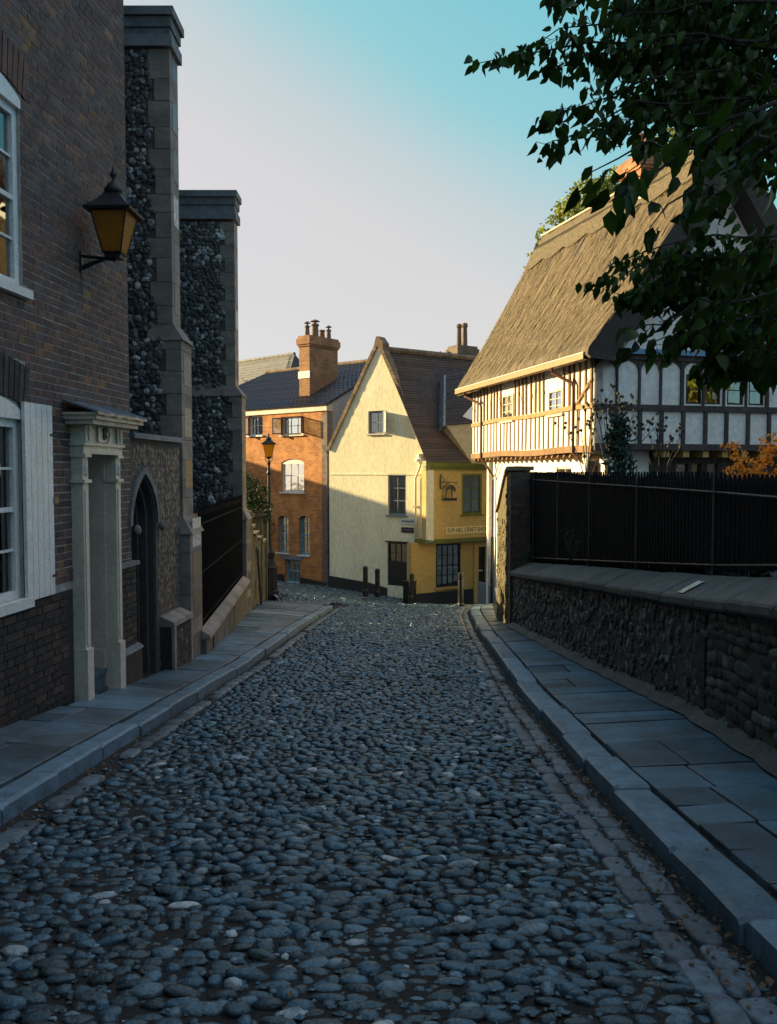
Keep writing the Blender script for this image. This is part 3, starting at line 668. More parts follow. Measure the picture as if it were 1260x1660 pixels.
# ------------------------------------------------------------------ lantern on the wall
LX, LY = -2.87, 8.85
zl = lambda py: at(190, py, LY).z
lan = thing('wall_lantern', 'black four sided lantern with amber panes bracketed to the dark brick wall', 'lantern', (-3.22, LY, zl(415)))
def lantern(root, cx, cy, zb, zt, rb, rt, rot, gm, top, lit=None):
    """zb, zt bottom and top of the glass; top = height of the finial tip"""
    P = lambda r, z, k: Vector((cx + r * math.sqrt(2) * math.cos(rot + math.pi / 4 + k * math.pi / 2), cy + r * math.sqrt(2) * math.sin(rot + math.pi / 4 + k * math.pi / 2), z))
    fr_ = MB()
    for k in range(4):
        fr_.tube([P(rb, zb, k), P(rt, zt, k)], rt * .045, 5); fr_.tube([P(rb, zb, k), P(rb, zb, k + 1)], rt * .05, 5); fr_.tube([P(rt, zt, k), P(rt, zt, k + 1)], rt * .06, 5)
    fr_.lathe((cx, cy, zb), [(rb * 1.15, -.05), (rb * 1.25, -.02), (rb * 1.2, .0)], 4, rot=rot + math.pi / 4)
    f = fr_.build('lantern_frame', M_blk, root)
    for k in range(4):
        s_ = .965; q = [P(rb * s_, zb + .012, k), P(rb * s_, zb + .012, k + 1), P(rt * s_, zt - .012, k + 1), P(rt * s_, zt - .012, k)]
        c = sum(q, Vector()) / 4; q = [c + (p - c) * .97 for p in q]; nrm = (q[1] - q[0]).cross(q[3] - q[0]).normalized() * .004
        MB().solid(q, nrm).build('glass_pane', gm, f)
    H = top - zt; k2 = math.sqrt(2)
    MB().lathe((cx, cy, zt), [(rt * 1.28 * k2, -.02 * H), (rt * 1.32 * k2, .03 * H), (rt * 1.05 * k2, .12 * H), (rt * .78 * k2, .22 * H), (rt * .50 * k2, .36 * H), (rt * .42 * k2, .42 * H)], 4, rot=rot + math.pi / 4).build('lantern_roof', M_blk, root)
    MB().lathe((cx, cy, zt), [(rt * .40, .40 * H), (rt * .54, .47 * H), (rt * .50, .53 * H), (rt * .36, .62 * H), (rt * .12, .70 * H), (rt * .08, .76 * H), (rt * .2, .82 * H), (rt * .17, .88 * H), (rt * .1, .93 * H), (rt * .06, 1.0 * H)], 12).build('finial', M_blk, root, smooth=True)
lantern(lan, LX, LY, zl(412), zl(346), .095, .185, math.atan(-.089) + R(4), M_amber, zl(272))
zb = zl(416)
br_ = MB().tube([(-3.24, LY, zb + .01), (LX + .02, LY, zb - .035)], .018, 6).tube([(-3.24, LY, zb - .13), (-3.08, LY, zb - .06), (LX - .1, LY, zb - .03)], [.028, .022, .014], 6).wbox(-3.25, -3.21, LY - .03, LY + .03, zb - .17, zb + .05)
br_.build('bracket', M_blk, lan)
MB().tube([(-3.215, LY, zb - .1), (-3.215, LY, zb - .42)], .006, 5).build('conduit', M_lead_stone, lan)

# ------------------------------------------------------------------ flint church with buttresses
XA = (1, 0)
def flintfield(part, fr, u0, u1, v0, v1, m, sz, keep, skip=None, w=0.0, name='flint', var=None, smooth=False, tall=1.0, proud=.5):
    xf = []; v = v0 + sz * .5; r = 0
    while v < v1 - sz * .3:
        u = u0 + sz * (.5 if r % 2 else .2) + random.uniform(-.02, .02)
        while u < u1 - sz * .25:
            s_ = sz * random.choice((.75, .9, 1.0, 1.1, 1.3)); uu, vv = u + s_ * .5, v + random.gauss(0, sz * .14)
            if uu + s_ * .35 < u1 and not (skip and skip(uu, vv, s_)):
                a = random.gauss(0, .5); xf.append((fr.pt(uu, vv, w + random.uniform(-.008, .0)), spin(fr, a, s_ * .48 * random.uniform(.8, 1.15), s_ * .42 * tall * random.uniform(.8, 1.2), s_ * .15 * proud * 2), random.randrange(8)))
            u += s_ * 1.08
        v += sz * .88 * tall; r += 1
    pieces(part, name, var or FLV, xf, m, keep, smooth=smooth)
FLV = blobs(ICO2, 8, .34, .25, 21)
FLV2 = blobs(ICO2, 8, .30, .1, 22)
church = thing('church', 'tall flint church with stone quoined buttresses rising behind the wall lantern', 'church', (-5, 16, gz(-3.4, 16)))
MB().wbox(-14, -5.0, 10.2, 19.8, -3.6, 8.0).build('nave_wall', M_mort_low, church)
MB().solid([(-14.2, 10.0, 8.0), (-4.9, 10.0, 8.0), (-9.5, 10.0, 11.5)], (0, 9.9, 0)).build('nave_roof', M_slate, church)
for bi, (Y0, k, sz) in enumerate(((12.0, 1.0, .074), (19.45, 1.0, .088))):
    zz = lambda py, Y0=Y0: at(290, py, Y0 - .05).z
    if bi == 0: tops = [(-3.08, .45, zz(562), zz(75), 0), (-2.95, .56, zz(848), zz(548), .05), (-2.84, .62, -3.3, zz(862), .10)]; capz = (zz(75), zz(12)); xl = -4.98; q0, q1 = .22, .31
    else: tops = [(-3.55, .42, zz(650), zz(358), 0), (-3.40, .46, zz(832), zz(640), .05), (-3.31, .50, -3.9, zz(840), .10)]; capz = (zz(355), zz(309)); xl = -4.98; q0, q1 = .22, .34
    z0, z1 = tops[0][2], tops[0][3]
    but = MB()
    for (xr, dp, za, zb_, pr) in tops: but.wbox(xl, xr - .012, Y0 - pr + .012, Y0 + dp - .012, za - (.0 if pr else .4), zb_)
    B = but.build('buttress', M_mort_mid, church, label='%s buttress of dark flint with pale stone quoins' % ('nearer' if bi == 0 else 'farther'))
    for (xr, dp, za, zb_, pr) in tops:
        fr = Fr((xr, Y0 - pr, 0), XA); z = za; i = 0
        while z < zb_ - .05:
            h = min(random.uniform(.26, .36), zb_ - z); 
            if zb_ - z - h < .12: h = zb_ - z
            L_ = (q0 if i % 2 else q1) * (1 if pr < .1 else 9)
            L_ = min(L_, xr - xl - .02 if pr > .08 else L_)
            if pr > .08: L_ = .30
            MB().wbox(xr - L_, xr, Y0 - pr - .004 * (i % 2), Y0 + dp, z + .004, z + h - .004).build('quoin_stone', M_ash, B); z += h; i += 1
    # flints, dark above and below the step
    fr = Fr((xl, Y0, 0), XA); W_ = tops[0][0] - xl
    umin = (W_ - 1.3) if bi == 0 else .1
    flintfield(B, fr, umin, W_ - q0 + .0, tops[0][2], z1, M_flint, sz, 260, skip=lambda u, v, s_, W_=W_: u > W_ - q1 - .0 and (int(v * 3.2) % 2 == 0), var=FLV)
    fr = Fr((xl, Y0 - .05, 0), XA); W2 = tops[1][0] - xl
    flintfield(B, fr, umin, W2 - q0, tops[1][2] if bi else .40, tops[1][3], M_flint, sz, 150, skip=lambda u, v, s_, W2=W2: u > W2 - q1 and (int(v * 3.2) % 2 == 0), var=FLV)
    # side face: small flint panels between stones
    for (xr, dp, za, zb_, pr) in tops:
        z = za + .5
        while z < zb_ - .2:
            if Y0 < 15 or True:
                MB().wbox(xr - .01, xr + .004, Y0 - pr + .13, Y0 + dp - .06, z, z + .42).build('flint_panel', M_flint, B)
            z += random.uniform(.5, .75)
    # weathered slopes at each step
    for (a, b) in ((tops[0], tops[1]), (tops[1], tops[2])):
        xr0, _, _, _, p0 = a; xr1, dp1, _, zt, p1 = b; y0_, y1_ = Y0 - p1 - .03, Y0 + dp1
        xs = xl if b is tops[1] and bi == 1 else xr0 - .36
        top = [(xs, Y0 - p0, zt + .22), (xr0, Y0 - p0, zt + .22), (xr0, y1_, zt + .22), (xs, y1_, zt + .22)]
        bot = [(xs, y0_, zt - .03), (xr1 + .04, y0_, zt - .03), (xr1 + .04, y1_ + .02, zt - .03), (xs, y1_ + .02, zt - .03)]
        if b is tops[1]: bot[0] = (xs, y0_ + .03, zt - .03); top[0] = (xs, Y0 - p0 - .001, zt + .1) if bi == 0 else top[0]
        MB().hexa(bot + top).build('weathering_stone', M_ash, B)
    # moulded cap courses
    ca, cb = capz; hh = (cb - ca) / 4; xr = tops[0][0]
    for i, (o, h0, h1) in enumerate(((.05, 0, 1.2), (.015, 1.2, 2.0), (.04, 2.0, 3.1), (.08, 3.1, 4))):
        MB().wbox(xl, xr + o, Y0 - .02 - o, Y0 + .47 + o, ca + hh * h0 + .003, ca + hh * h1).build('cap_stone', M_lead_stone, B)

# ------------------------------------------------------------------ flint wall with the pointed doorway
L2 = Fr((-4.02, 0), (.089, 1), (1, -.089))
fw_ = thing('flint_wall', 'knapped flint wall with a pointed stone doorway between brick house and buttress', 'wall', (-3.1, 11, gz(-3.1, 11)))
a0, a1 = 10.13, 10.92; ac = (a0 + a1) / 2 + .0; zs = L2.on(228, 850)[1]; za = L2.on(228, 772)[1]; ztop = .44; uE = 11.88
arc = [(a0 + 2 * (ac - a0) * (1 - math.cos(t)), zs + (za - zs) * math.sin(t) / .866) for t in [i / 8 * math.pi / 3 for i in range(9)]]
arc2 = [(2 * ac - u, v) for u, v in reversed(arc[:-1])]
full = arc + arc2
fw = MB().prism(L2, full + [(a1, -3.3), (uE, -3.3), (uE, ztop), (a0 - .01, ztop), (a0 - .01, zs)], -.40, -.0).build('wall_body', M_mort_mid, fw_)
def inarch(u, v, s_):
    if u > a1 + .10: return False
    if v < zs: return u < a1 + .10
    k = (v - zs) / (za - zs)
    if k > 1.15: return False
    return abs(u - ac) < (a1 - ac) * math.sqrt(max(0, 1 - min(1, k) ** 2)) + .11
KN = blobs(ICO1, 8, .2, .45, 31)
flintfield(fw, L2, a0 + .03, uE, -2.6, ztop - .06, M_flint2, .078, 300, skip=inarch, var=KN, tall=1.15, smooth=False, proud=.35)
dp = MB()
for off, w0, w1 in ((.10, -.02, .035), (.06, -.10, -.02), (.0, -.20, -.10), (-.05, -.30, -.20)):
    pts = [(ac + (u - ac) * (1 + (off - .0) / .39), zs + (v - zs) * (1 + off / .5)) for u, v in full]
    pin = [(ac + (u - ac) * (1 + (off - .075) / .39), zs + (v - zs) * (1 + (off - .075) / .5)) for u, v in full]
    for i in range(len(pts) - 1):
        MB().prism(L2, [pts[i], pts[i + 1], pin[i + 1], pin[i]], w0, w1).build('arch_stone', M_ash if off != .10 else M_lead_stone, fw) if off in (.10,) else dp.prism(L2, [pts[i], pts[i + 1], pin[i + 1], pin[i]], w0, w1)
    if off < .1:
        for sg in (-1, 1):
            x0, x1 = ac + sg * (.395 + off), ac + sg * (.395 + off - .075); dp.box(L2, min(x0, x1), max(x0, x1), -2.35, zs, w0, w1)
            dp.box(L2, min(x0, x1) - .01, max(x0, x1) + .01, -3.3, -2.35, w0 - .01, w1 + .01)
dp.build('arch_moulding', mat('dark_moulded_stone', (.075, .062, .052), col2=(.04, .034, .03), scale=5, rough=.9, bump=.3, bscale=30), fw)
for u in (a0 + .02, a1 + .06): MB().lathe(L2.pt(u, zs - .12, .07), [(.01, 0), (.04, .03), (.05, .07), (.035, .11), (.01, .13)], 8).build('carved_stop', M_ash, fw, smooth=True)
MB().prism(L2, [(a0, -3.3), (a1, -3.3)] + [(u, v) for u, v in reversed(full)], -.5, -.41).build('door', M_dark, fw_)
for i in range(4):
    u0, u1 = uE - (uE - a0) * (i + 1) / 4, uE - (uE - a0) * i / 4
    MB().hexa([L2.pt(a, b, c) for a, b, c in ((u0 + .003, ztop - .03, .06), (u1 - .003, ztop - .03, .06), (u1 - .003, ztop - .03, -.4), (u0 + .003, ztop - .03, -.4), (u0 + .003, ztop + .04, .05), (u1 - .003, ztop + .04, .05), (u1 - .003, ztop + .09, -.4), (u0 + .003, ztop + .09, -.4))]).build('coping_stone', M_lead_stone, fw_)
pl = MB().box(L2, a1 + .12, uE - .05, -3.3, -2.05, 0, .16).build('plinth', M_mort_low, fw_)
flintfield(pl, L2, a1 + .14, uE - .06, -2.9, -2.1, M_rub, .08, 60, w=.16, var=KN, smooth=False, proud=.3)
MB().box(L2, a1 + .115, a1 + .20, -3.2, -2.04, .161, .20).build('plinth_post', M_ash, pl)
zc0, zc1 = L2.on(252, 1030, .15)[1], L2.on(290, 1000, .15)[1]
for i in range(3):
    u0, u1 = a1 + .11 + (uE - a1 - .15) * i / 3, a1 + .11 + (uE - a1 - .15) * (i + 1) / 3
    MB().hexa([L2.pt(a, b, c) for a, b, c in ((u0 + .004, -2.06, .20), (u1 - .004, -2.06, .20), (u1 - .004, -2.06, 0), (u0 + .004, -2.06, 0), (u0 + .004, -2.0, .19), (u1 - .004, -2.0, .19), (u1 - .004, -1.92, 0), (u0 + .004, -1.92, 0))]).build('plinth_coping', M_ash, pl)

# ------------------------------------------------------------------ iron railing on its low wall
RA = Fr((-2.86, 12.55), (-.5, 6.6)); RA.n = Vector((RA.t.y, -RA.t.x, 0)); RL = 6.65
lowz = -2.42
lwt = thing('low_stone_wall', 'low weathered stone wall under the black iron railing beside the church', 'wall', (-3.1, 16, gz(-3.1, 16)))
for i in range(9):
    u0, u1 = RL * i / 9, RL * (i + 1) / 9; o = random.uniform(-.01, .01)
    MB().box(RA, u0 + .004, u1 - .004, -4, lowz - .12, -.18 + o, .10 + o).build('wall_stone', M_gold if i > 4 else M_cope, lwt)
    MB().hexa([RA.pt(a, b, c) for a, b, c in ((u0 + .004, lowz - .118, .16), (u1 - .004, lowz - .118, .16), (u1 - .004, lowz - .118, -.2), (u0 + .004, lowz - .118, -.2), (u0 + .004, lowz - .06, .14), (u1 - .004, lowz - .06, .14), (u1 - .004, lowz + .02, -.0), (u0 + .004, lowz + .02, -.0))]).build('coping_stone', M_ash, lwt)
rl = thing('iron_railing', 'black iron railing with spikes standing on the low wall beside the church', 'railing', (-3.1, 16, lowz))
for z in (lowz + .12, -.80, -1.55): MB().box(RA, 0, RL, z - .012, z + .012, -.03, .01).build('rail', M_fence, rl)
n = 62
src = None
for i in range(n):
    u = .06 + (RL - .12) * i / (n - 1); p = RA.pt(u, 0, -.01)
    if src is None:
        src = MB().tube([(0, 0, lowz), (0, 0, -.70)], .010, 5).tube([(0, 0, -.70), (0, 0, -.66), (0, 0, -.52)], [.010, .022, .002], 5).build('railing_bar', M_fence, rl, org=(0, 0, lowz)); src.location = Vector((p.x, p.y, lowz)) - ORG[rl.name]
    else:
        c = src.copy(); c.location = Vector((p.x, p.y, lowz)) - ORG[rl.name]; COL.objects.link(c)
MB().box(RA, 0, RL, -4.0, -.9, -1.3, -1.25).build('dark_area_sheet', M_dark, lwt)  # near-black sheet standing in for the shade behind the railing

# ------------------------------------------------------------------ mossy garden wall and piers beyond the church
GW = Fr((-3.42, 20.4), (-.07 * 5.5, 5.5)); GW.n = Vector((GW.t.y, -GW.t.x, 0))
gw = thing('garden_wall', 'mossy yellow sandstone garden wall stepping down beyond the church railing', 'wall', (-3.6, 23, gz(-3.6, 22)))
steps = [(0, 1.2, -1.35), (1.2, 2.4, -1.60), (2.4, 3.6, -1.80), (3.6, 5.2, -2.02)]
for (a, b, zt) in steps:
    mb = MB(); z = -4.2; i = 0
    while z < zt - .08:
        h = min(.22, zt - .08 - z); u = a; k = i % 2
        while u < b - .01:
            ln = min(.42 if k else .28, b - u); MB().box(GW, u + .004, u + ln - .004, z + .004, z + h - .004, -.30 + random.uniform(0, .01), .0 + random.uniform(-.012, .012)).build('wall_stone', M_gold, gw); u += ln; k += 1
        z += h; i += 1
    MB().box(GW, a - .02, b + .02, zt - .075, zt, -.36, .06).build('coping_stone', M_gold, gw)
for (u, zt) in ((.12, -1.0), (3.55, -1.15), (5.25, -1.35)):
    gp = MB().box(GW, u - .2, u + .2, -4.3, zt - .12, -.36, .045).build('gate_pier', M_gold, gw)
    MB().box(GW, u - .26, u + .26, zt - .119, zt - .03, -.42, .10).box(GW, u - .2, u + .2, zt - .029, zt + .04, -.36, .04).build('pier_cap', M_gold, gp)
post = thing('guard_post', 'thin black iron post leaning by the mossy garden wall', 'post', (GW.pt(1.7, 0, .14).x, GW.pt(1.7, 0, .14).y, gz(-3.4, 22.1)))
p0 = GW.pt(1.7, gz(-3.4, 22.1), .14); MB().tube([p0, p0 + Vector((-.05, 0, .75)), p0 + Vector((-.09, 0, 1.45))], .028, 8).build('shaft', M_blk, post); MB().lathe(p0 + Vector((-.09, 0, 1.45)), [(.05, 0), (.05, .05), (.02, .08)], 8).build('post_cap', M_lead_stone, post)

# ------------------------------------------------------------------ foliage helper
LEAFV = np.array([(0, 0, 0), (-.34, .30, .10), (-.30, .62, .07), (0, 1.0, -.08), (.30, .62, .07), (.34, .30, .10), (0, .32, 0), (0, .64, -.02)], float)
LEAFF = np.array([(0, 6, 1), (1, 6, 7), (1, 7, 2), (2, 7, 3), (0, 5, 6), (5, 7, 6), (5, 4, 7), (4, 3, 7)])
def leafvars(n, seed=4):
    rg = np.random.default_rng(seed); out = []
    for _ in range(n):
        V = LEAFV.copy(); V[:, 0] *= rg.uniform(.8, 1.1); V[:, 2] = V[:, 2] * rg.uniform(.4, 1.8) - V[:, 1] ** 2 * rg.uniform(0, .3); out.append((V, LEAFF))
    return out
LV = leafvars(7)
def rand_rot(hang=0.0):
    yv = Vector((random.gauss(0, 1), random.gauss(0, 1), random.gauss(0, 1) - hang * 3)).normalized()
    x = yv.cross(Vector((random.gauss(0, 1), random.gauss(0, 1), random.gauss(0, 1)))).normalized(); return x, yv, x.cross(yv)
def leafcloud(parent, name, blobs_, m, size, dens, keep=0, hang=.3):
    """blobs_: (centre, radii)"""
    xf = []
    for (c, r) in blobs_:
        vol = r[0] * r[1] * r[2]; n = int(dens * vol ** (2 / 3))
        for _ in range(n):
            d = Vector((random.gauss(0, 1), random.gauss(0, 1), random.gauss(0, 1))).normalized() * random.uniform(.45, 1.08) ** .6
            p = Vector((c[0] + d.x * r[0], c[1] + d.y * r[1], c[2] + d.z * r[2])); s_ = size * random.uniform(.7, 1.3); x, yv, z = rand_rot(hang)
            xf.append((p, rotm(x, yv, z, s_, s_, s_), random.randrange(7)))
    pieces(parent, 'leaf', LV, xf, m, keep, smooth=True, stuffname=name)

# unseen hedge added to block window glare; bush over the garden wall
gh_ = thing('glare_block_hedge', 'unseen green hedge added behind the mossy wall to block glare in windows', 'hedge', (-9, 29, -4.3))
leafcloud(gh_, 'foliage', [(Vector((-9 + random.uniform(-.3, .3), 26.5 + i * .75, -3.0)), (.8, .8, 1.35)) for i in range(11)], M_leaf3, .12, 500)
hb = thing('green_bush', 'dark green rounded bush hanging over the mossy garden wall', 'bush', (-4.3, 23.5, -3.8))
bl = []
for (px, py, r) in ((398, 792, .42), (412, 800, .46), (404, 815, .45), (421, 822, .36), (392, 780, .35), (409, 838, .34), (427, 838, .22)):
    p = at(px, py, 24.0); bl.append((p, (r, r, r)))
leafcloud(hb, 'foliage', bl, M_leaf3, .07, 2600)
MB().tube([(-4.2, 24, -3.8), (-4.1, 24, -2.4), (-4.05, 24, -1.2)], [.09, .06, .03], 7).build('stem', M_bark, hb)

# ------------------------------------------------------------------ roofs as real relief
def tileroof(name, A, B, C, D, m, parent, pitch_u, pitch_v, wave, step, th=.08, res=4, kind='stuff', nx=None, sag=0):
    """A,B eaves ends, D,C ridge ends; tiles as waves across and steps up the slope"""
    A, B, C, D = map(Vector, (A, B, C, D)); Lu = max((B - A).length, (C - D).length); Lv = (D - A).length
    cols = max(1, int(Lu / pitch_u)); rows = max(1, int(Lv / pitch_v)); nrm = (B - A).cross(D - A).normalized()
    if nrm.z < 0: nrm = -nrm
    mb = MB(); NU = cols * res
    for r in range(rows):
        v0, v1 = r / rows, (r + 1) / rows + .15 / rows; P = []
        for (v, h) in ((v0, step), (v0, 0.0 + step * .999), (min(v1, 1), 0.0)):
            row = []
            for i in range(NU + 1):
                u = i / NU; p = (A + (B - A) * u) * (1 - v) + (D + (C - D) * u) * v
                hh = wave * math.sin(2 * math.pi * i / res) if wave else 0
                rr = random.Random(int(u * cols) * 977 + r * 31); hh += rr.uniform(-.004, .004) * (1 if not wave else .3)
                row.append(p + nrm * (hh + h - sag * math.sin(math.pi * u) * math.sin(math.pi * v)))
            P.append(row)
        P[0] = [p - nrm * (step * 1.2) for p in P[0]]
        mb.grid(P)
    o = mb.build(name, m, parent, kind=kind)
    b = [A, B, C, D]; MB().solid([p - nrm * .012 for p in b], -nrm * th).build('roof_base', M_oakd, parent)
    return o
def ridgetiles(parent, a, b, r, m, n=None, name='ridge_tile'):
    a, b = Vector(a), Vector(b); n = n or max(1, int((b - a).length / .35)); me = None
    for i in range(n):
        p, q = a + (b - a) * i / n, a + (b - a) * ((i + .96) / n); MB().tube([p, q], [r, r * 1.05], 8).build(name, m, parent)
def chimney(parent, fr, r, zt, mfront, pots, label=None):
    """r = (u0,u1,w0,w1) on frame fr, z0..zt"""
    u0, u1, w0, w1, z0 = r
    st = MB().box(fr, u0, u1, z0, zt - .42, w0, w1).build('chimney', mfront, parent)
    MB().box(fr, u0 - .04, u1 + .04, zt - .42, zt - .34, w0 - .04, w1 + .04).box(fr, u0 - .08, u1 + .08, zt - .34, zt - .10, w0 - .08, w1 + .08).box(fr, u0 - .03, u1 + .03, zt - .10, zt, w0 - .03, w1 + .03).build('chimney_cap', mfront, st)
    for (u, w, rad, h, cowl) in pots:
        p = fr.pt(u, zt, w); pr = [(rad * 1.05, 0), (rad, .05), (rad * .85, h * .8), (rad * 1.1, h * .84), (rad * 1.1, h * .93), (rad * .8, h)]
        if cowl: pr += [(rad * .35, h + .01), (rad * .35, h + .07), (rad * 1.35, h + .08), (rad * .9, h + .13), (rad * .1, h + .17)]
        MB().lathe(p, pr, 12).build('chimney_pot', M_pot, st, smooth=False)
    return st

# ------------------------------------------------------------------ orange brick town house
BF = Fr((-2.29, 31.2), (-1.2, 1), (-.64, -.768)); BS = Fr((-2.29, 31.2), (.64, .768), (.768, -.64))
bh = thing('brick_town_house', 'orange brick town house with black pantiles behind the street lamp', 'house', (-5, 33, -4.2))
ez = 2.50
hA = BF.rect(403, 674, 426, 706); hB = BF.rect(456, 675, 492, 705); hC = BF.rect(456, 744, 493, 798)
hD = BF.rect(450, 836, 468, 896); hE = BF.rect(484, 836, 502, 900); hF = BF.rect(462, 907, 487, 945)
wl2 = wall('wall', BF, [(0, -5), (9.5, -5), (9.5, ez - .22), (0, ez - .22)], [hA, hB, hC, hD, hE, hF], .3, M_bfar, bh)
MB().box(BF, -.02, 9.5, ez - .215, ez + .02, -.3, .05).build('eaves_fascia', M_cream, bh)
zp = BF.on(480, 935)[1]
MB().prism(BF, [(-.01, -5), (9.5, -5), (9.5, -3.9), (4.2, zp + .1), (hF[1] + .02, zp + .03), (hF[1] + .02, hF[2] - .05), (hF[0] - .02, hF[2] - .05), (hF[0] - .02, zp), (-.01, zp - .1)], .001, .03).build('plinth', M_plinth, bh)
MB().box(BF, .1, 9.4, -5, ez, -4.5, -1.0).build('house_body', M_dark, bh)
ridge_in = 4.1; rz = 4.62
MB().prism(BS, [(0, -5), (8.2, -5), (8.2, ez), (4.1, rz - .06), (0, ez)], -.3, 0).build('gable_wall', M_grey, bh)
E0, E1 = BF.pt(-.05, ez + .01, .09), BF.pt(9.6, ez + .01, .09); R0, R1 = BF.pt(-.05, rz, -ridge_in), BF.pt(7.9, rz, -ridge_in)
tileroof('pantiles', E0, E1, R1, R0, M_pan, bh, .25, .27, .028, .03, th=.05)
MB().solid([R0, R1, BF.pt(9.6, ez, -8.3), BF.pt(-.05, ez, -8.3)], (0, 0, -.06)).build('back_roof', M_pan, bh)
ridgetiles(bh, R0 + Vector((0, 0, .03)), R1 + Vector((0, 0, .03)), .10, M_ridge)
# chimney
p1 = at(502, 612, 33.0); cu = (p1 - BF.o).dot(BF.t); cw = (p1 - BF.o).dot(BF.n)
zct = (765 - 545) / F * 33
chimney(bh, BF, (cu, cu + .58, cw - 1.62, cw, 3.0), zct, M_bch, [(cu + .3, cw - .18, .10, .42, 1), (cu + .3, cw - .62, .15, .55, 1), (cu + .3, cw - 1.02, .12, .35, 0), (cu + .3, cw - 1.4, .10, .42, 1)])
MB().box(BF, cu - .03, cu + .61, 3.7, 3.98, cw, cw + .03).build('chimney_flashing', M_white, bh)
MB().prism(BS, [(-cw - .02, 3.60), (-cw + 1.0, 4.32), (-cw + 1.0, 4.45), (-cw - .02, 3.75)], -cu * 0 + .0, .03).build('side_flashing', M_lead, bh) if False else None
# windows
window(bh, BF, hA, 2, 2, M_white, w=-.12, fw=.06, curtain=(M_curt, True))
window(bh, BF, hB, 3, 2, M_cream, w=-.12, fw=.06, curtain=(M_curt, True))
wC = window(bh, BF, hC, 3, 2, M_white, w=-.10, fw=.07, curtain=(M_curt, False), sash=True)
window(bh, BF, hD, 2, 4, M_lblue, w=-.16, fw=.05, sash=True, curtain=(M_bcurt, False), sillmat=M_white, glass=M_glass2)
window(bh, BF, hE, 2, 4, M_lblue, w=-.16, fw=.05, sash=True, curtain=(M_bcurt, False), sillmat=M_white, glass=M_glass2)
window(bh, BF, hF, 3, 2, M_lblue, w=-.14, fw=.05, sash=True, curtain=(M_bcurt, False), sillmat=M_white, glass=M_glass2)
for h in (hC, hD, hE):
    cv = [(h[0] + (h[1] - h[0]) * i / 8, h[3] - .14 + .14 * math.sin(math.pi * i / 8) ** .7) for i in range(9)]
    MB().prism(BF, [(h[0], h[3] + .001), *cv, (h[1], h[3] + .001)][::-1], -.09, .002).build('arch_spandrel', M_bfar, bh)
    if h is hC: MB().prism(BF, [(h[0], h[3] - .2)] + cv + [(h[1], h[3] - .2)], -.095, -.03).build('arched_head', M_white, wC)
MB().box(BF, hF[0] - .12, hF[1] + .22, hF[3] + .0, hF[3] + .13, .001, .035).build('lintel', M_bluep, bh)
for (h, sgn) in ((hA, 1), (hB, 1), (hB, -1)):   # open casement leaves
    ue = h[1] if sgn > 0 else h[0]; cs = Fr(BF.pt(ue, 0, -.03), (BF.n * .85 + BF.t * .5 * sgn)[:2]); L_ = .38
    lf = MB().box(cs, 0, .04, h[2] + .04, h[3] - .04, -.02, .02).box(cs, L_ - .04, L_, h[2] + .04, h[3] - .04, -.02, .02).box(cs, .04, L_ - .04, h[3] - .08, h[3] - .04, -.02, .02).box(cs, .04, L_ - .04, h[2] + .04, h[2] + .08, -.02, .02).build('open_casement', M_oakd, bh)
    MB().box(cs, .04, L_ - .04, h[2] + .08, h[3] - .08, -.004, .004).build('pane', M_glass, lf)
# drainpipe with hopper at the corner
dpx = BF.pt(-.10, 0, .10)
dp_ = MB().tube([(dpx.x, dpx.y, .95), (dpx.x, dpx.y, -4.3)], .045, 8).build('drainpipe', M_lead_stone, bh)
MB().hexa([BF.pt(a, b, c) for a, b, c in ((-.16, .75, .18), (-.02, .75, .18), (-.02, .75, .03), (-.16, .75, .03), (-.24, 1.0, .26), (.06, 1.0, .26), (.06, 1.0, .0), (-.24, 1.0, .0))]).build('rainwater_hopper', M_lead_stone, dp_)
for z in (.6, -1.0, -2.6): MB().box(BF, -.17, -.03, z, z + .05, .02, .16).build('pipe_clip', M_lead_stone, dp_)
# climbing plant by the left ground floor window
cp = thing('climbing_plant', 'small green climbing plant on the brick wall behind the lamp post', 'plant', BF.pt(hD[1] + .4, -2.6, .1))
leafcloud(cp, 'foliage', [(BF.pt(hD[1] + .25, -2.2, .12), (.3, .12, .3)), (BF.pt(hD[1] + .5, -1.9, .12), (.25, .12, .22))], M_leaf3, .08, 900)
MB().tube([BF.pt(hD[1] + .5, -4, .1), BF.pt(hD[1] + .35, -2, .1)], .02, 5).build('stem', M_bark, cp)

# ------------------------------------------------------------------ slate roofed house far behind
sh_ = thing('slate_roof_house', 'distant house whose grey slate roof shows above the black pantiles at left', 'house', (-9, 44, -4.4))
a, b = at(360, 596, 44), at(478, 572, 40); e = at(360, 668, 40); e2 = at(455, 655, 36.5)
a.z = b.z = (a.z + b.z) / 2 + .05
tileroof('slates', e, e2, b, a, M_slate, sh_, .3, .25, 0, .012, th=.06, res=1)
ridgetiles(sh_, a, b, .09, M_slate)
MB().solid([b, b + Vector((3.2, 3.4, -3.8)), b + Vector((3.2, 3.4, -9)), (e2.x, e2.y, -5), e2], (-.25, .2, 0)).build('gable_wall', M_tile2, sh_)
MB().solid([a, b, b + Vector((3, 4, -4)), a + Vector((3, 4, -4))], (0, 0, -.1)).build('back_roof', M_slate, sh_)
MB().solid([(e.x, e.y, e.z - .1), (e2.x, e2.y, e2.z - .1), (e2.x, e2.y, -5), (e.x, e.y, -5)], (.1, .3, 0)).build('wall', M_bfar, sh_)

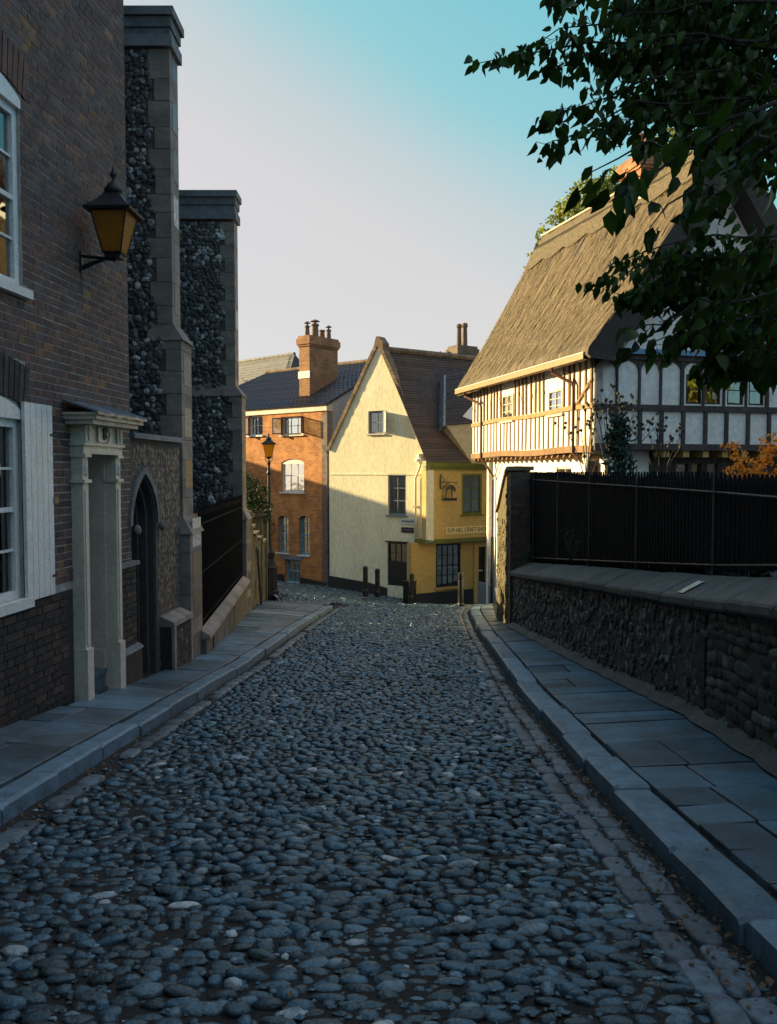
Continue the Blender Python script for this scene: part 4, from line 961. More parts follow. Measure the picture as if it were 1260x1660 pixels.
# ------------------------------------------------------------------ pale yellow gabled house
GF = Fr((-2.19, 30.45), (3.42, -2.35)); GF.n = Vector((GF.t.y, -GF.t.x, 0))
gL = GF.on(534, 800)[0]; gR = GF.on(689.5, 800)[0]; gA = GF.on(614, 556)
eL = (gL, GF.on(534, 730)[1]); eR = (gR, GF.on(690, 732)[1])
gh = thing('yellow_gabled_house', 'pale yellow rendered house with a steep gable at the foot of the lane', 'house', (-.4, 29.4, -4.3))
k1 = GF.rect(597, 666, 623, 703); k2 = GF.rect(629, 768, 658.5, 835); k3 = GF.rect(628, 879, 660, 950)
wall('wall', GF, [(gL, -5.2), (gR, -5.2), eR, gA, eL], [k1, k2, k3], .32, M_yel, gh)
MB().box(GF, gL + .35, gR - .35, -5, 1.0, -3, -.9).build('house_body', M_dark, gh)
MB().prism(GF, [(gL, eL[1]), (gL - .0, eL[1] - .1), (gL + .02, eL[1] - .1), (gA[0], gA[1] - .18), (gR - .02, eR[1] - .1), (gR + .0, eR[1] - .1), (gR, eR[1]), gA], .001, .02) 
for (p, q) in ((eL, gA), (gA, eR)):     # verge tiles
    n = 26; p, q = Vector(p), Vector(q); d = (q - p).normalized(); nn = Vector((-d.y, d.x)); 
    if nn.y < 0: nn = -nn
    for i in range(n):
        s0_, s1_ = p + (q - p) * i / n, p + (q - p) * (i + .94) / n; o = random.uniform(0, .012)
        MB().prism(GF, [tuple(s0_ - nn * .03), tuple(s1_ - nn * .03), tuple(s1_ + nn * (.09 + o)), tuple(s0_ + nn * (.09 + o))], -.30, .06 + o).build('verge_tile', M_ridge, gh)
MB().prism(GF, [(gA[0] - .14, gA[1] - .05), (gA[0] + .22, gA[1] - .25), (gA[0] + .24, gA[1] - .02), (gA[0] + .05, gA[1] + .22), (gA[0] - .06, gA[1] + .22)], -.3, .08).build('gable_finial', M_ridge, gh)
pA, pB, pC = GF.on(532, 933, .03)[1], GF.on(600, 945, .03)[1], GF.on(626, 953, .03)[1]
ub, uc = GF.on(600, 945)[0], GF.on(626, 953)[0]
MB().prism(GF, [(gL, -5.2), (uc + .04, -5.2), (uc + .04, pC), (ub, pB), (gL, pA)], .001, .045).prism(GF, [(k3[1] + .04, -5.2), (gR, -5.2), (gR, k3[2] - .3), (k3[1] + .04, k3[2] - .15)], .001, .045).build('plinth', M_plinth, gh)
MB().box(GF, gL + .02, gR, GF.on(600, 769)[1] - .015, GF.on(600, 769)[1] + .01, .001, .022).build('string_line', M_yel, gh)
w1 = window(gh, GF, k1, 2, 2, M_bluep, w=-.08, fw=.05, curtain=(M_curt2, True), sillmat=M_cream)
window(gh, GF, k2, 2, 3, M_bluep, w=-.06, fw=.06, curtain=(M_curt, False), glass=M_glass2)
w3 = window(gh, GF, (k3[0], k3[1], (k3[2] + k3[3]) / 2 + .02, k3[3]), 3, 2, M_blackpaint, w=-.08, fw=.06, sill=False, curtain=(M_curt2, False))
MB().box(GF, k3[0], k3[1], k3[2] - .3, (k3[2] + k3[3]) / 2 + .018, -.14, -.06).build('lower_panel', M_blackpaint, gh)
MB().box(GF, k3[0] - .06, k3[1] + .06, k3[3], k3[3] + .035, .001, .06).build('lintel', M_blackpaint, gh)
uo, z0, z1 = k1[0] + (k1[1] - k1[0]) * .97, k1[2] + .03, k1[3] - .03
cs = Fr(GF.pt(uo, 0, .02), (GF.t * .78 + GF.n * .62)[:2]); L_ = .36
lf = MB().box(cs, 0, .035, z0, z1, -.015, .015).box(cs, L_ - .035, L_, z0, z1, -.015, .015).box(cs, .035, L_ - .035, z1 - .035, z1, -.015, .015).box(cs, .035, L_ - .035, z0, z0 + .035, -.015, .015).box(cs, .035, L_ - .035, (z0 + z1) / 2 - .01, (z0 + z1) / 2 + .01, -.012, .012).build('open_casement', M_bluep, gh)
MB().box(cs, .035, L_ - .035, z0 + .035, (z0 + z1) / 2 - .011, -.003, .003).box(cs, .035, L_ - .035, (z0 + z1) / 2 + .011, z1 - .035, -.003, .003).build('pane', M_curt, lf)
# street name plates
s1_ = GF.rect(649, 841, 675, 850, .02)
sp_ = tag(MB().box(GF, *s1_[:2], *s1_[2:], .012, .028).build('street_sign', M_sign, None), 'white street name plate reading THE MONASTERY under the sash window', 'street sign')
SB = Fr(GF.o, GF.t[:2], GF.n[:2]); text('THE MONASTERY', 'lettering', SB, (s1_[0] + s1_[1]) / 2, (s1_[2] + s1_[3]) / 2, .032, .105, M_signtext, sp_, squeeze=.66, depth=.002)
s2_ = GF.rect(651, 855, 670.5, 863.5, .02)
sp2 = tag(MB().box(GF, *s2_[:2], *s2_[2:], .012, .035).build('wall_plaque', M_blackpaint, None), 'small black plaque on the yellow house below the white name plate', 'plaque')
for j in (0,): MB().box(GF, s2_[0] + .06, s2_[1] - .06, s2_[2] + .085, s2_[2] + .105, .036, .039).build('raised_line', M_bluep, sp2)
# main roof over the shop wing
SF = Fr((1.245, 27.55), (1.6, 1), (.53, -.848))
rz1 = 4.22; G3 = GF.pt(gA[0] + .05, gA[1] - .22, -.15); rd = Vector((1.6, 1, 0)).normalized()
Rend = G3 + rd * 6.2; Rend.z = G3.z - .05
Eend = SF.pt(5.2, .34, .12); Enear = SF.pt(-.02, .32, .12); Ecor = GF.pt(gR - .02, eR[1] - .02, -.1)
Rnear = G3.copy()
def bil(A, B, C, D, u, v): return (A * (1 - u) + B * u) * (1 - v) + (D * (1 - u) + C * u) * v
tileroof('plain_tiles', Enear, Eend, Rend, Rnear, M_tile, gh, .17, .105, 0, .016, th=.05, res=1, sag=.06)
MB().solid([Enear, Rnear, Ecor], (-.02, -.01, -.05)).build('verge_infill', M_tile, gh)
ridgetiles(gh, G3 + Vector((0, 0, .02)), Rend + Vector((0, 0, .02)), .11, M_ridge)
MB().solid([Rnear, Rend, Rend + Vector((-1.6, 2.5, -4)), Rnear + Vector((-1.6, 2.5, -4))], (0, 0, -.08)).build('back_roof', M_tile2, gh)
MB().solid([GF.pt(gA[0], gA[1] - .1, -.1), GF.pt(gL, eL[1] - .1, -.1), GF.pt(gL, eL[1] - .1, -3.2), GF.pt(gA[0], gA[1] - .4, -3.2)], (0, 0, -.08)).build('left_roof', M_tile2, gh)
# chimney on the ridge
u_ = (3.05); pc = at(749, 585, 32.6); ch = Fr((pc.x, pc.y), (1.6, 1), (.53, -.848))
chimney(gh, ch, (-.42, .48, -.3, .3, 3.6), (765 - 564) / F * 32.6, M_bfar_side, [(-.14, 0, .10, .86, 0), (.13, .0, .11, .92, 0)])
tw = Vector(at(722, 578, 32.0)); MB().tube([tw + Vector((.55, .3, -.1)), tw + Vector((.25, 0, .02)), tw + Vector((-.1, 0, .12)), tw + Vector((-.2, 0, .2))], .014, 5).tube([tw + Vector((.25, 0, .02)), tw + Vector((.1, 0, .2))], .01, 4).build('aerial', M_blk, gh)
# raised wing of the roof with its pale cheek wall
def onroof(px, py, off=0.0):
    n = (Eend - Enear).cross(Rnear - Enear).normalized(); n = n if n.z > 0 else -n; d = ray(px, py); k = (Enear + n * off).dot(n) / d.dot(n); return d * k, n
q = [onroof(px, py, .28)[0] for px, py in ((720, 690), (800, 682), (800, 596), (722, 608))]; n_ = onroof(720, 690)[1]
tileroof('wing_tiles', q[0], q[1], q[2], q[3], M_tile2, gh, .17, .105, 0, .016, th=.26, res=1)
MB().solid([onroof(px, py, .32)[0] for px, py in ((718.5, 691), (722.5, 690), (723, 608), (720, 608))], -n_ * .3).build('lead_flashing', M_lead, gh)
ck = [onroof(px, py, o)[0] for px, py, o in ((724, 690, .25), (786, 676, .25), (790, 752, .02), (765, 750, .02))]
MB().solid([p for p in ck], -n_ * .45).build('cheek_wall', mat('tan_render', (.46, .36, .22), col2=(.36, .29, .18), scale=3, rough=.9, bump=.2, bscale=25), gh)
MB().solid([onroof(px, py, .30)[0] for px, py in ((750, 675), (772, 650), (788, 640), (790, 660), (768, 682))], -n_ * .1).build('barge_board', M_white, gh)

# ------------------------------------------------------------------ ochre craft shop
sp = thing('craft_shop', 'ochre jettied craft shop with olive green woodwork beside the yellow gable', 'shop', (2.4, 28.4, -4.3))
jz = SF.on(740, 874)[1]; tz = SF.on(740, 762)[1]
hW = SF.rect(749, 768, 781, 834)
wall('wall', SF, [(0, jz), (5.2, jz), (5.2, tz), (0, tz)], [hW], .25, M_och, sp)
rt_ = [SF.pt(0, 0, 0), GF.pt(gR + .0, 0, -.10)]; v = rt_[1] - rt_[0]
RT = Fr(rt_[1], (-v)[:2]); RT.n = Vector((RT.t.y, -RT.t.x, 0)); RTL = v.length
MB().box(RT, 0, RTL - .002, jz, tz, -.25, 0).build('return_wall', M_yel, sp)
ar = [(RTL * .28 + RTL * .52 * i / 8, tz - .42 + .16 * math.sin(math.pi * i / 8)) for i in range(9)]
MB().prism(RT, [(RTL * .28, jz + .9)] + ar + [(RTL * .80, jz + .9)], .001, .03).build('blind_arch', M_grey, sp)
cr = MB().box(SF, -.05, 5.2, tz, tz + .11, -.1, .06).box(SF, -.08, 5.2, tz + .11, tz + .30, -.1, .11).build('cornice', M_green, sp)
MB().box(RT, -.05, RTL + .02, tz, tz + .25, -.1, .05).build('return_cornice', M_cream, sp)
MB().box(SF, -.06, 5.2, jz - .10, jz + .03, -.6, .06).build('jetty_beam', M_green, sp); MB().box(RT, -.1, RTL + .02, jz - .06, jz + .02, -.2, .05).build('jetty_return', M_bluep, sp)
window(sp, SF, hW, 2, 3, M_green, w=-.01, fw=.085, bw=.035, curtain=(M_curt2, False))
# lower floor, set back
sbk = -.35; hS = SF.rect(707, 881, 747, 951, sbk); hP = SF.rect(774.5, 886, 789, 965, sbk)
wall('lower_wall', SF, [(-.35, -5.2), (5.2, -5.2), (5.2, jz - .1), (-.35, jz - .1)], [hS, (hP[0], hP[1], -6, hP[3])], .25, M_och, sp, w=sbk)
LR = Fr(SF.pt(-.35, 0, sbk), (GF.pt(gR, 0, 0) - SF.pt(-.35, 0, sbk))[:2])
MB().solid([SF.pt(-.35, -5, sbk), SF.pt(-.35, jz - .1, sbk), GF.pt(gR - .02, jz - .1, -.02), GF.pt(gR - .02, -5, -.02)], (.12, .15, 0)).build('corner_wall', M_och, sp)
zpl = SF.on(725, 958, sbk)[1]
MB().box(SF, -.37, hP[0] - .22, -5.2, zpl, sbk, sbk + .04).build('plinth', M_plinth, sp)
wS = window(sp, SF, hS, 4, 4, M_blackpaint, w=sbk - .04, fw=.06, bw=.025, sill=False)
MB().box(SF, hS[0] - .05, hS[1] + .05, hS[2] - .07, hS[2], sbk - .05, sbk + .08).build('window_sill', M_och, sp)
for i, (u, z, c, hgt) in enumerate(((.25, 0, M_gold, .35), (.5, 0, M_cream, .5), (.75, 0, M_bluep, .28), (.35, .6, M_cream, .22), (.68, .62, M_gold, .25))):
    pz_ = SF.pt(hS[0] + (hS[1] - hS[0]) * u, hS[2] + .06 + z, sbk - .3); MB().lathe(pz_, [(.05, 0), (.09, hgt * .4), (.04, hgt * .7), (.06, hgt)], 8).build('display_vase', c, wS)
MB().box(SF, hS[0], hS[1], hS[2] + .6, hS[2] + .62, sbk - .5, sbk - .15).build('display_shelf', M_cream, wS)
dd = MB().box(SF, *hP[:2], hP[2] - .4, hP[3], sbk - .18, sbk - .12).build('door', M_blackpaint, sp)
MB().box(SF, hP[0] + .12, hP[1] - .1, (hP[2] + hP[3]) / 2 - .02, (hP[2] + hP[3]) / 2 + .03, sbk - .119, sbk - .10).build('letter_plate', M_sign, dd)
MB().box(SF, hP[0] - .20, hP[0], -5, hP[3] + .16, sbk, sbk + .05).box(SF, hP[1], hP[1] + .2, -5, hP[3] + .16, sbk, sbk + .05).box(SF, hP[0], hP[1], hP[3], hP[3] + .16, sbk, sbk + .05).build('door_case', M_och, sp)
MB().box(SF, .0, 5.0, -5, jz - .1, -2.6, -1.6).box(SF, .3, 5.0, jz, tz, -2.6, -1.2).build('shop_body', M_dark, sp)
# sign board
b0 = SF.on(723, 858)[0]; bz = SF.on(760, 858)[1]
MB().prism(SF, [(b0, bz - .14), (b0 + 1.72, bz - .14), (b0 + 1.72, bz + .10), (b0, bz + .10)], .001, .02).build('sign_board', M_cream_letter, sp)
text('ELM HILL CRAFT SHOP', 'sign_lettering', SF, b0 + .90, bz - .015, .024, .215, M_gilt, sp, squeeze=.78, depth=.004)
# hanging sign: iron bracket with an animal figure
hs = thing('hanging_sign', 'wrought iron hanging sign with a dark animal figure on the ochre shop wall', 'hanging sign', SF.pt(*SF.on(714, 780, .03), .03))
u0h, vt = SF.on(714, 769, .04); _, vb = SF.on(714, 793, .04)
HS = Fr(SF.pt(u0h, 0, .06), (SF.t * .9 + SF.n * .45)[:2]); HS.n = Vector((HS.t.y, -HS.t.x, 0))
def curl(cx, cy, r, a0_, a1_, n=14): return [HS.pt(cx + r * (1 - .6 * i / n) * math.cos(a0_ + (a1_ - a0_) * i / n), cy + r * (1 - .6 * i / n) * math.sin(a0_ + (a1_ - a0_) * i / n)) for i in range(n + 1)]
zm = vt - .26
MB().tube([HS.pt(0, vt), HS.pt(0, vb)], .018, 6).tube([HS.pt(0, zm), HS.pt(.50, zm)], .012, 6).tube(curl(.52, zm - .04, .05, 1.6, -3.5), .009, 5).tube(curl(.10, zm + .09, .07, -2.2, 3.4), .009, 5).tube(curl(.05, vt - .08, .05, 2.5, -2.5), .008, 5).tube(curl(.06, vb + .08, .055, -2.5, 2.5), .008, 5).tube([HS.pt(.04, zm - .25), HS.pt(.2, zm - .06), HS.pt(.3, zm)], .009, 5).build('bracket', M_blk, hs)
body = [(.16, -.52), (.16, -.30), (.20, -.18), (.27, -.11), (.36, -.09), (.44, -.12), (.50, -.20), (.51, -.30), (.46, -.33), (.43, -.27), (.40, -.24), (.41, -.34), (.405, -.52), (.375, -.52), (.365, -.34), (.33, -.24), (.27, -.22), (.22, -.28), (.195, -.36), (.19, -.52)]
MB().prism(HS, [(a, zm + b) for a, b in body], -.015, .015).build('animal_figure', M_oakd, hs)
MB().box(HS, .08, .55, zm - .62, zm - .53, -.015, .015).build('sign_bar', M_blk, hs)
MB().tube([HS.pt(.3, zm), HS.pt(.3, zm - .1)], .006, 4).build('hook', M_blk, hs)
# pale drainpipe in the corner between gable and shop
dq = [GF.pt(gR - .12, SF.on(690, 750)[1], .10), GF.pt(gR - .15, GF.on(684, 757)[1], .09), GF.pt(gR - .34, GF.on(676, 775)[1], .07), GF.pt(gR - .36, -4.6, .07)]
d3 = MB().tube(dq, .04, 8).build('drainpipe', M_cream, gh)
MB().lathe(dq[0], [(.05, -.05), (.1, .03), (.2, .06), (.2, .12), (.12, .16), (.11, .30)], 8).build('pipe_head', M_white, d3)
for i, (a_, z_) in enumerate(((8, -1.2), (8, -3.4))): MB().box(GF, gR - .44, gR - .28, z_, z_ + .05, .01, .12).build('pipe_clip', M_cream, d3)

# ------------------------------------------------------------------ street lamp
lx, ly = at(437.5, 966, 26.0).x, 26.0; lz = at(437.5, 968, 26.0).z
sl_ = thing('street_lamp', 'black cast iron street lamp with a sunlit amber lantern before the brick town house', 'street lamp', (lx, ly, lz))
zz = lambda py: (765 - py) / F * ly + .02
MB().lathe((lx, ly, lz - .1), [(.30, 0), (.30, .30), (.24, .33), (.24, 1.0), (.27, 1.04), (.20, 1.12), (.15, 1.3), (.17, 1.5), (.10, 1.62), (.075, 1.75)], 8).build('lamp_base', M_blk, sl_)
MB().lathe((lx, ly, lz), [(.065, 1.6), (.055, 2.6), (.045, zz(770) - lz - .02), (.075, zz(768) - lz), (.05, zz(764) - lz), (.04, zz(755) - lz), (.06, zz(752) - lz), (.03, zz(748) - lz), (.025, zz(741) - lz)], 12).build('lamp_post', M_blk, sl_, smooth=False)
fg = MB()
for k in range(4):
    a = k * math.pi / 2 + .3; d = Vector((math.cos(a), math.sin(a), 0)); p = Vector((lx, ly, 0))
    fg.tube([p + Vector((0, 0, zz(752))), p + d * .11 + Vector((0, 0, zz(747))), p + d * .12 + Vector((0, 0, zz(741)))], .01, 5)
fg.build('lantern_cradle', M_blk, sl_)
lantern(sl_, lx, ly, zz(742), zz(721), .095, .175, R(8), M_amberlit, zz(704))

# ------------------------------------------------------------------ bollards and cabinet
bsrc = None
for (px, py, Y, lab) in ((592.5, 962, 27.2, 'black bollard nearest the brick house, before the yellow gable'), (612, 963, 27.2, 'black bollard second from the brick house, left of the dark ground floor window'), (667, 972, 26.2, 'black bollard standing before the black cabinet at the shop corner'), (747, 986, 24.0, 'black bollard nearest the camera, in front of the craft shop window')):
    p = at(px, py, Y); root = thing('bollard', lab, 'bollard', p, 'black bollards at the foot of the lane'); c = p
    H = 1.0 if Y < 25 else .80
    if bsrc is None:
        bsrc = [MB().lathe((c.x, c.y, c.z - .1), [(.10, 0), (.10, .2), (.085, .24), (.078, .84), (.088, .86), (.088, .89)], 12).build('shaft', M_blackpaint, root, org=c), MB().lathe((c.x, c.y, c.z + .79), [(.07, 0), (.085, .02), (.085, .08), (.05, .11), (.01, .12)], 12).build('bollard_cap', M_blackpaint, root, org=c)]
    else:
        for o in bsrc:
            d = o.copy(); d.parent = root; d.location = (0, 0, 0); COL.objects.link(d); d.scale = (1, 1, H / .9 * 1.05)
cb = at(661, 972, 26.9); cbt = thing('utility_cabinet', 'low black utility cabinet behind the bollard at the corner of the yellow house', 'cabinet', (cb.x, 27.0, cb.z))
CBF = Fr((cb.x - .15, 26.9), (1, -.3)); CBF.n = Vector((CBF.t.y, -CBF.t.x, 0))
cz = gz(cb.x, 26.9); MB().box(CBF, 0, .38, cz - .1, cz + .70, -.25, 0).build('cabinet_body', M_blackpaint, cbt); MB().box(CBF, -.02, .40, cz + .70, cz + .74, -.27, .02).build('cabinet_lid', M_blackpaint, cbt); MB().box(CBF, .03, .35, cz + .05, cz + .65, .001, .012).build('cabinet_door', M_blackpaint, cbt)
# house added out of sight to the left, shaped to cast the evening shadow
oh = thing('unseen_terrace_house', 'unseen brick house added left beyond the church to cast the evening shadow', 'house', (-15, 37, -4.4))
MB().wbox(-18, -12, 33.0, 44, -4.8, .1).build('wall', M_bfar, oh); MB().solid([(-18.3, 32.8, .1), (-11.7, 32.8, .1), (-15, 32.8, 3.0)], (0, 11.8, 0)).build('roof', M_pan, oh)

# ------------------------------------------------------------------ thatched timber framed house
A0 = (4.66, 18.95)
TS = Fr(A0, (-.24, .971), (-.971, -.24)); TFr = Fr(A0, (.971, .24), (.24, -.971)); TLEN = 8.15
th_ = thing('thatched_house', 'white timber framed house under a steep straw thatch right of the lane', 'house', (5, 21, -3.6))
zj, zm_, zt_ = .50, 1.50, 2.42
pz0, pz1 = .30, .30
ww = [(1.02, 1.62, 1.55, 2.20), (5.5, 6.1, 1.58, 2.22)]
wins = [TS.rect(890, 632, 913, 672), TS.rect(815, 640, 833, 682)]
wall('side_wall', TS, [(0, zj), (TLEN, zj), (TLEN, 2.75), (0, 2.75)], wins, .2, M_wplaster, th_)
gw_ = [TS.rect(903, 757, 928, 800, -.3), TS.rect(836, 755, 848, 790, -.3)]
wall('lower_side_wall', TS, [(-.0, -4.6), (7.2, -4.6), (7.2, zj - .16), (-.0, zj - .16)], gw_, .25, M_wplaster, th_, w=-.28)
sw = random.Random(3)
u = .09; k = 0
while u < TLEN - .06:
    lean = sw.uniform(-.03, .03); wd = sw.uniform(.055, .085)
    if not any(w_[0] - .04 < u < w_[1] + .04 for w_ in wins):
        MB().prism(TS, [(u, zm_ + .06), (u + wd, zm_ + .06), (u + wd + lean, 2.62), (u + lean, 2.62)], .001, .035).build('stud', M_oak, th_)
    if k % 1 == 0:
        l2 = sw.uniform(-.03, .03); MB().prism(TS, [(u + .03 + l2, zj + .1), (u + .03 + wd * .8 + l2, zj + .1), (u + .03 + wd * .8, zm_ - .05), (u + .03, zm_ - .05)], .001, .022).build('stud', M_oak, th_)
    u += sw.uniform(.23, .32); k += 1
for (z, hh, nm) in ((zm_ - .05, .11, 'middle_rail'), (zj - .06, .16, 'bressummer'), (2.58, .14, 'wall_plate')):
    n = 14; P0 = [(TLEN * i / n, z + .02 * math.sin(i * .8)) for i in range(n + 1)]
    MB().prism(TS, P0 + [(a, b + hh) for a, b in reversed(P0)], .001, .05).build(nm, M_oak if nm != 'middle_rail' else mat('pale_oak_rail', (.34, .24, .11), col2=(.26, .16, .07), scale=5, rand=.1, bump=.4), th_)
MB().prism(TS, [(.9, 1.5), (1.02, 1.5), (.15, 2.1), (.03, 2.1)][::-1], .036, .05).build('brace', M_oak, th_)
for w_ in wins: window(th_, TS, w_, 2, 3, M_cream, w=.0, fw=.05, bw=.02, curtain=(M_curt2, True), sill=True)
for w_ in gw_: window(th_, TS, w_, 2, 3, M_cream, w=-.32, fw=.05, bw=.02, curtain=(M_curt2, True), sill=False)
for i in range(24):      # jettied joist ends, round nosed
    u = .2 + i * (TLEN - .4) / 23; a = TS.pt(u, zj - .14, -.28); MB().tube([a, TS.pt(u, zj - .14, -.06), TS.pt(u, zj - .115, .0)], [.06, .06, .045], 8).build('joist_end', M_oak, th_)
MB().box(TS, .06, TLEN, -4.5, -3.55, -.28, -.2).build('lower_plinth', M_bluep, th_)
MB().box(TS, 7.12, 7.26, -4.5, zj - .17, -.279, -.16).build('corner_post', M_wplaster, th_)
# inside
MB().prism(TFr, [(.25, -4.4), (6.2, -4.4), (6.2, 2.3), (3.1, 6.5), (.5, 2.3)], -6.9, -.75).build('house_body', M_dark, th_)
MB().prism(TFr, [(0.02, zj - .1), (6.4, zj - .1), (6.4, 2.5), (3.1, 7.4), (-.0, 2.5)], -8.15, -7.95).build('far_gable', M_wplaster, th_)
MB().prism(TFr, [(.29, -4.6), (6.0, -4.6), (6.0, zj - .12), (.29, zj - .12)], -7.19, -7.0).build('lower_far_wall', M_wplaster, th_)
# front gable
Wf = 6.5; zb = 2.60
wr = [TFr.rect(x0, 607, x1, 655) for x0, x1 in ((1112, 1137), (1142, 1168), (1179, 1205), (1214, 1238))]
wr = [(a, b, wr[0][2], wr[0][3]) for a, b, c, d in wr]
zl1, zl2, zl3 = TFr.on(1060, 661)[1], TFr.on(1060, 724)[1], TFr.on(1060, 576)[1]
wall('front_wall', TFr, [(0, zl2 - .05), (Wf, zl2 - .05), (Wf, zl3), (0, zl3)], wr, .2, M_wplaster, th_)
MB().prism(TFr, [(.3, zl3 + .0), (Wf - .1, zl3 + .0), (3.15, 7.3)], -.25, -.05).build('gable_wall', M_wplaster, th_)
MB().box(TFr, .12, Wf + .1, zl3, zl3 + .12, -.02, .14).build('tie_beam', mat('blue_lit_beam', (.12, .27, .42), rough=.5), th_)  # blue skylight on the beam is put into its colour
MB().box(TFr, 0, Wf, zl3 - .12, zl3 - .003, .001, .07).build('top_plate', M_oakd, th_)
MB().box(TFr, 0, Wf, zl1 - .075, zl1 + .065, .001, .06).build('middle_rail', M_oakd, th_)
MB().box(TFr, -.02, Wf, zl2 - .085, zl2 + .065, .001, .09).build('bressummer', M_oakd, th_)
# arched upper panels: timber studs with pointed arch heads
edges = [TFr.on(x, 620)[0] for x in (961, 999.5, 1036, 1070.5, 1105, 1139.5, 1173, 1209, 1243, 1280, 1316, 1352)]
for i, e in enumerate(edges):
    wd = .085 if i in (0, 4, 8) else .05
    MB().box(TFr, max(0, e - wd / 2), e + wd / 2, zl1 + .066, zl3 - .121, .001, .05).build('stud', M_oakd, th_)
for i in range(len(edges) - 1):
    a, b = edges[i] + .025, edges[i + 1] - .025; c = (a + b) / 2; zs_ = zl3 - .44; zp_ = zl3 - .14
    for sg in (0, 1):
        e = a if sg == 0 else b; pts = [(e + (c - e) * (1 - math.cos(t * math.pi / 2)), zs_ + (zp_ - zs_) * math.sin(t * math.pi / 2) ** .85) for t in [j / 6 for j in range(7)]]
        pts = pts + [(e, zp_ + .02)] if True else pts; MB().prism(TFr, pts, .002, .035).build('arch_spandrel', M_oakd, th_)
low_e = [TFr.on(x, 690)[0] for x in (961, 998, 1037, 1072, 1107, 1143, 1177, 1212, 1246, 1281, 1316, 1350)]
for i, e in enumerate(low_e): MB().box(TFr, max(0, e - .05), e + .04, zl2 + .066, zl1 - .076, .001, .05).build('stud', M_oakd, th_)
for w_ in wr: window(th_, TFr, w_, 1, 2, M_oakd if w_ in (wr[1], wr[2]) else M_blackpaint, w=-.02, fw=.035, bw=.02, sill=False)
MB().box(TFr, wr[0][0] - .1, wr[3][1] + .1, wr[0][2] - .1, wr[0][3] + .1, -.75, -.7).build('reflection_panel', mat('foliage_reflection', (.30, .16, .03), col2=(.04, .05, .01), scale=7, rough=.9, lo=.42, hi=.55), th_)  # orange and green pattern stands in for foliage reflected in the panes
# ground floor front, set back under the jetty
glow = [TFr.rect(x0, 750, x1, 800, -.45) for x0, x1 in ((1096, 1116), (1121, 1136), (1146, 1163))]
ga = TFr.on(1050, 760, -.45)[0]
MB().box(TFr, .05, ga, -4.4, zl2 - .09, -.65, -.40).build('lower_front_wall', M_wplaster, th_)
wall('lower_front', TFr, [(ga + .001, -4.4), (Wf, -4.4), (Wf, zl2 - .09), (ga + .001, zl2 - .09)], glow, .2, M_oakd, th_, w=-.45)
for w_ in glow: window(th_, TFr, w_, 1, 2, M_blackpaint, w=-.5, fw=.03, sill=False, curtain=(M_curt2, False))
for i in range(9):
    u = ga + .12 + i * .52; MB().box(TFr, u, u + .16, zl2 - .24, zl2 - .09, -.44, .02).build('joist_end', M_och if i % 1 == 0 else M_oakd, th_)
MB().prism(TFr, [(.05, .25), (.2, .25), (.6, -.5), (.6, -.9), (.05, -.9)], -.399, -.34).build('curved_brace', M_oakd, th_)
# thatch
d_in = TFr.t.copy(); back = TS.t.copy(); O3 = Vector((A0[0], A0[1], 0))
def section(s):
    """outer profile of the thatch across the house at position s (0 front .. 1 far end)"""
    qr = 3.12 + (2.60 - 3.12) * s; zr_ = 7.72; ev = 2.60 + .05 * math.sin(s * 5)
    left = [(-.36, ev - .10), (-.44, ev - .02), (-.42, ev + .12)]
    for i in range(1, 41):
        t = i / 40; q = -.42 + (qr + .42) * t; z = ev + .12 + (zr_ - ev - .12) * t - .16 * math.sin(math.pi * min(1, t * 1.05)) * (1 - t) * 1.6; left.append((q, z))
    return left, qr, zr_
SN = 150; P = []; base_u = -.52; end_u = TLEN + .45
rg = np.random.default_rng(11)
# straw texture relief: streaks down the slope
st1 = rg.normal(size=(SN + 1)); st1 = np.convolve(st1, np.ones(3) / 3, 'same')
streak = rg.normal(size=(12, SN + 1))
for i in range(SN + 1):
    s = i / SN; left, qr, zr_ = section(s); uu = base_u + (end_u - base_u) * s; row = []
    for j, (q, z) in enumerate(left):
        k = (j / len(left)) * 11; a = int(k); f = k - a
        h = .007 * (streak[a][i] * (1 - f) + streak[min(11, a + 1)][i] * f) + .014 * st1[i] + .005 * rg.normal()
        if j < 3: h *= .4
        row.append(O3 + back * uu + d_in * (q - h * .87) + Vector((0, 0, z + h * .5)))
    P.append(row)
tm = MB().grid(P)
inner = [O3 + back * base_u + d_in * (.12) + Vector((0, 0, 2.30))]
EW = .80
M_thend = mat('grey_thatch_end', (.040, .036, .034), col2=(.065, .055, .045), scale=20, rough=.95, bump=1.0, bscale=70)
# front edge band (thickness of the thatch) and far edge
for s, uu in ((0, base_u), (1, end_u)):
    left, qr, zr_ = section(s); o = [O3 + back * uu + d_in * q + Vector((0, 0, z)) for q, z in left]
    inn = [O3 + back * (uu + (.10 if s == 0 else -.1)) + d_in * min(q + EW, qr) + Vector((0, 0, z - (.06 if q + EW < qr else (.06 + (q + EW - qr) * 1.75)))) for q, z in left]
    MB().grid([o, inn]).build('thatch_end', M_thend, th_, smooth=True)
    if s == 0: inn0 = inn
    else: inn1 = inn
tm.grid([inn0, inn1])
thr = tm.build('thatch', M_thatch, th_, smooth=True, label='steep straw thatch of the left roof slope')
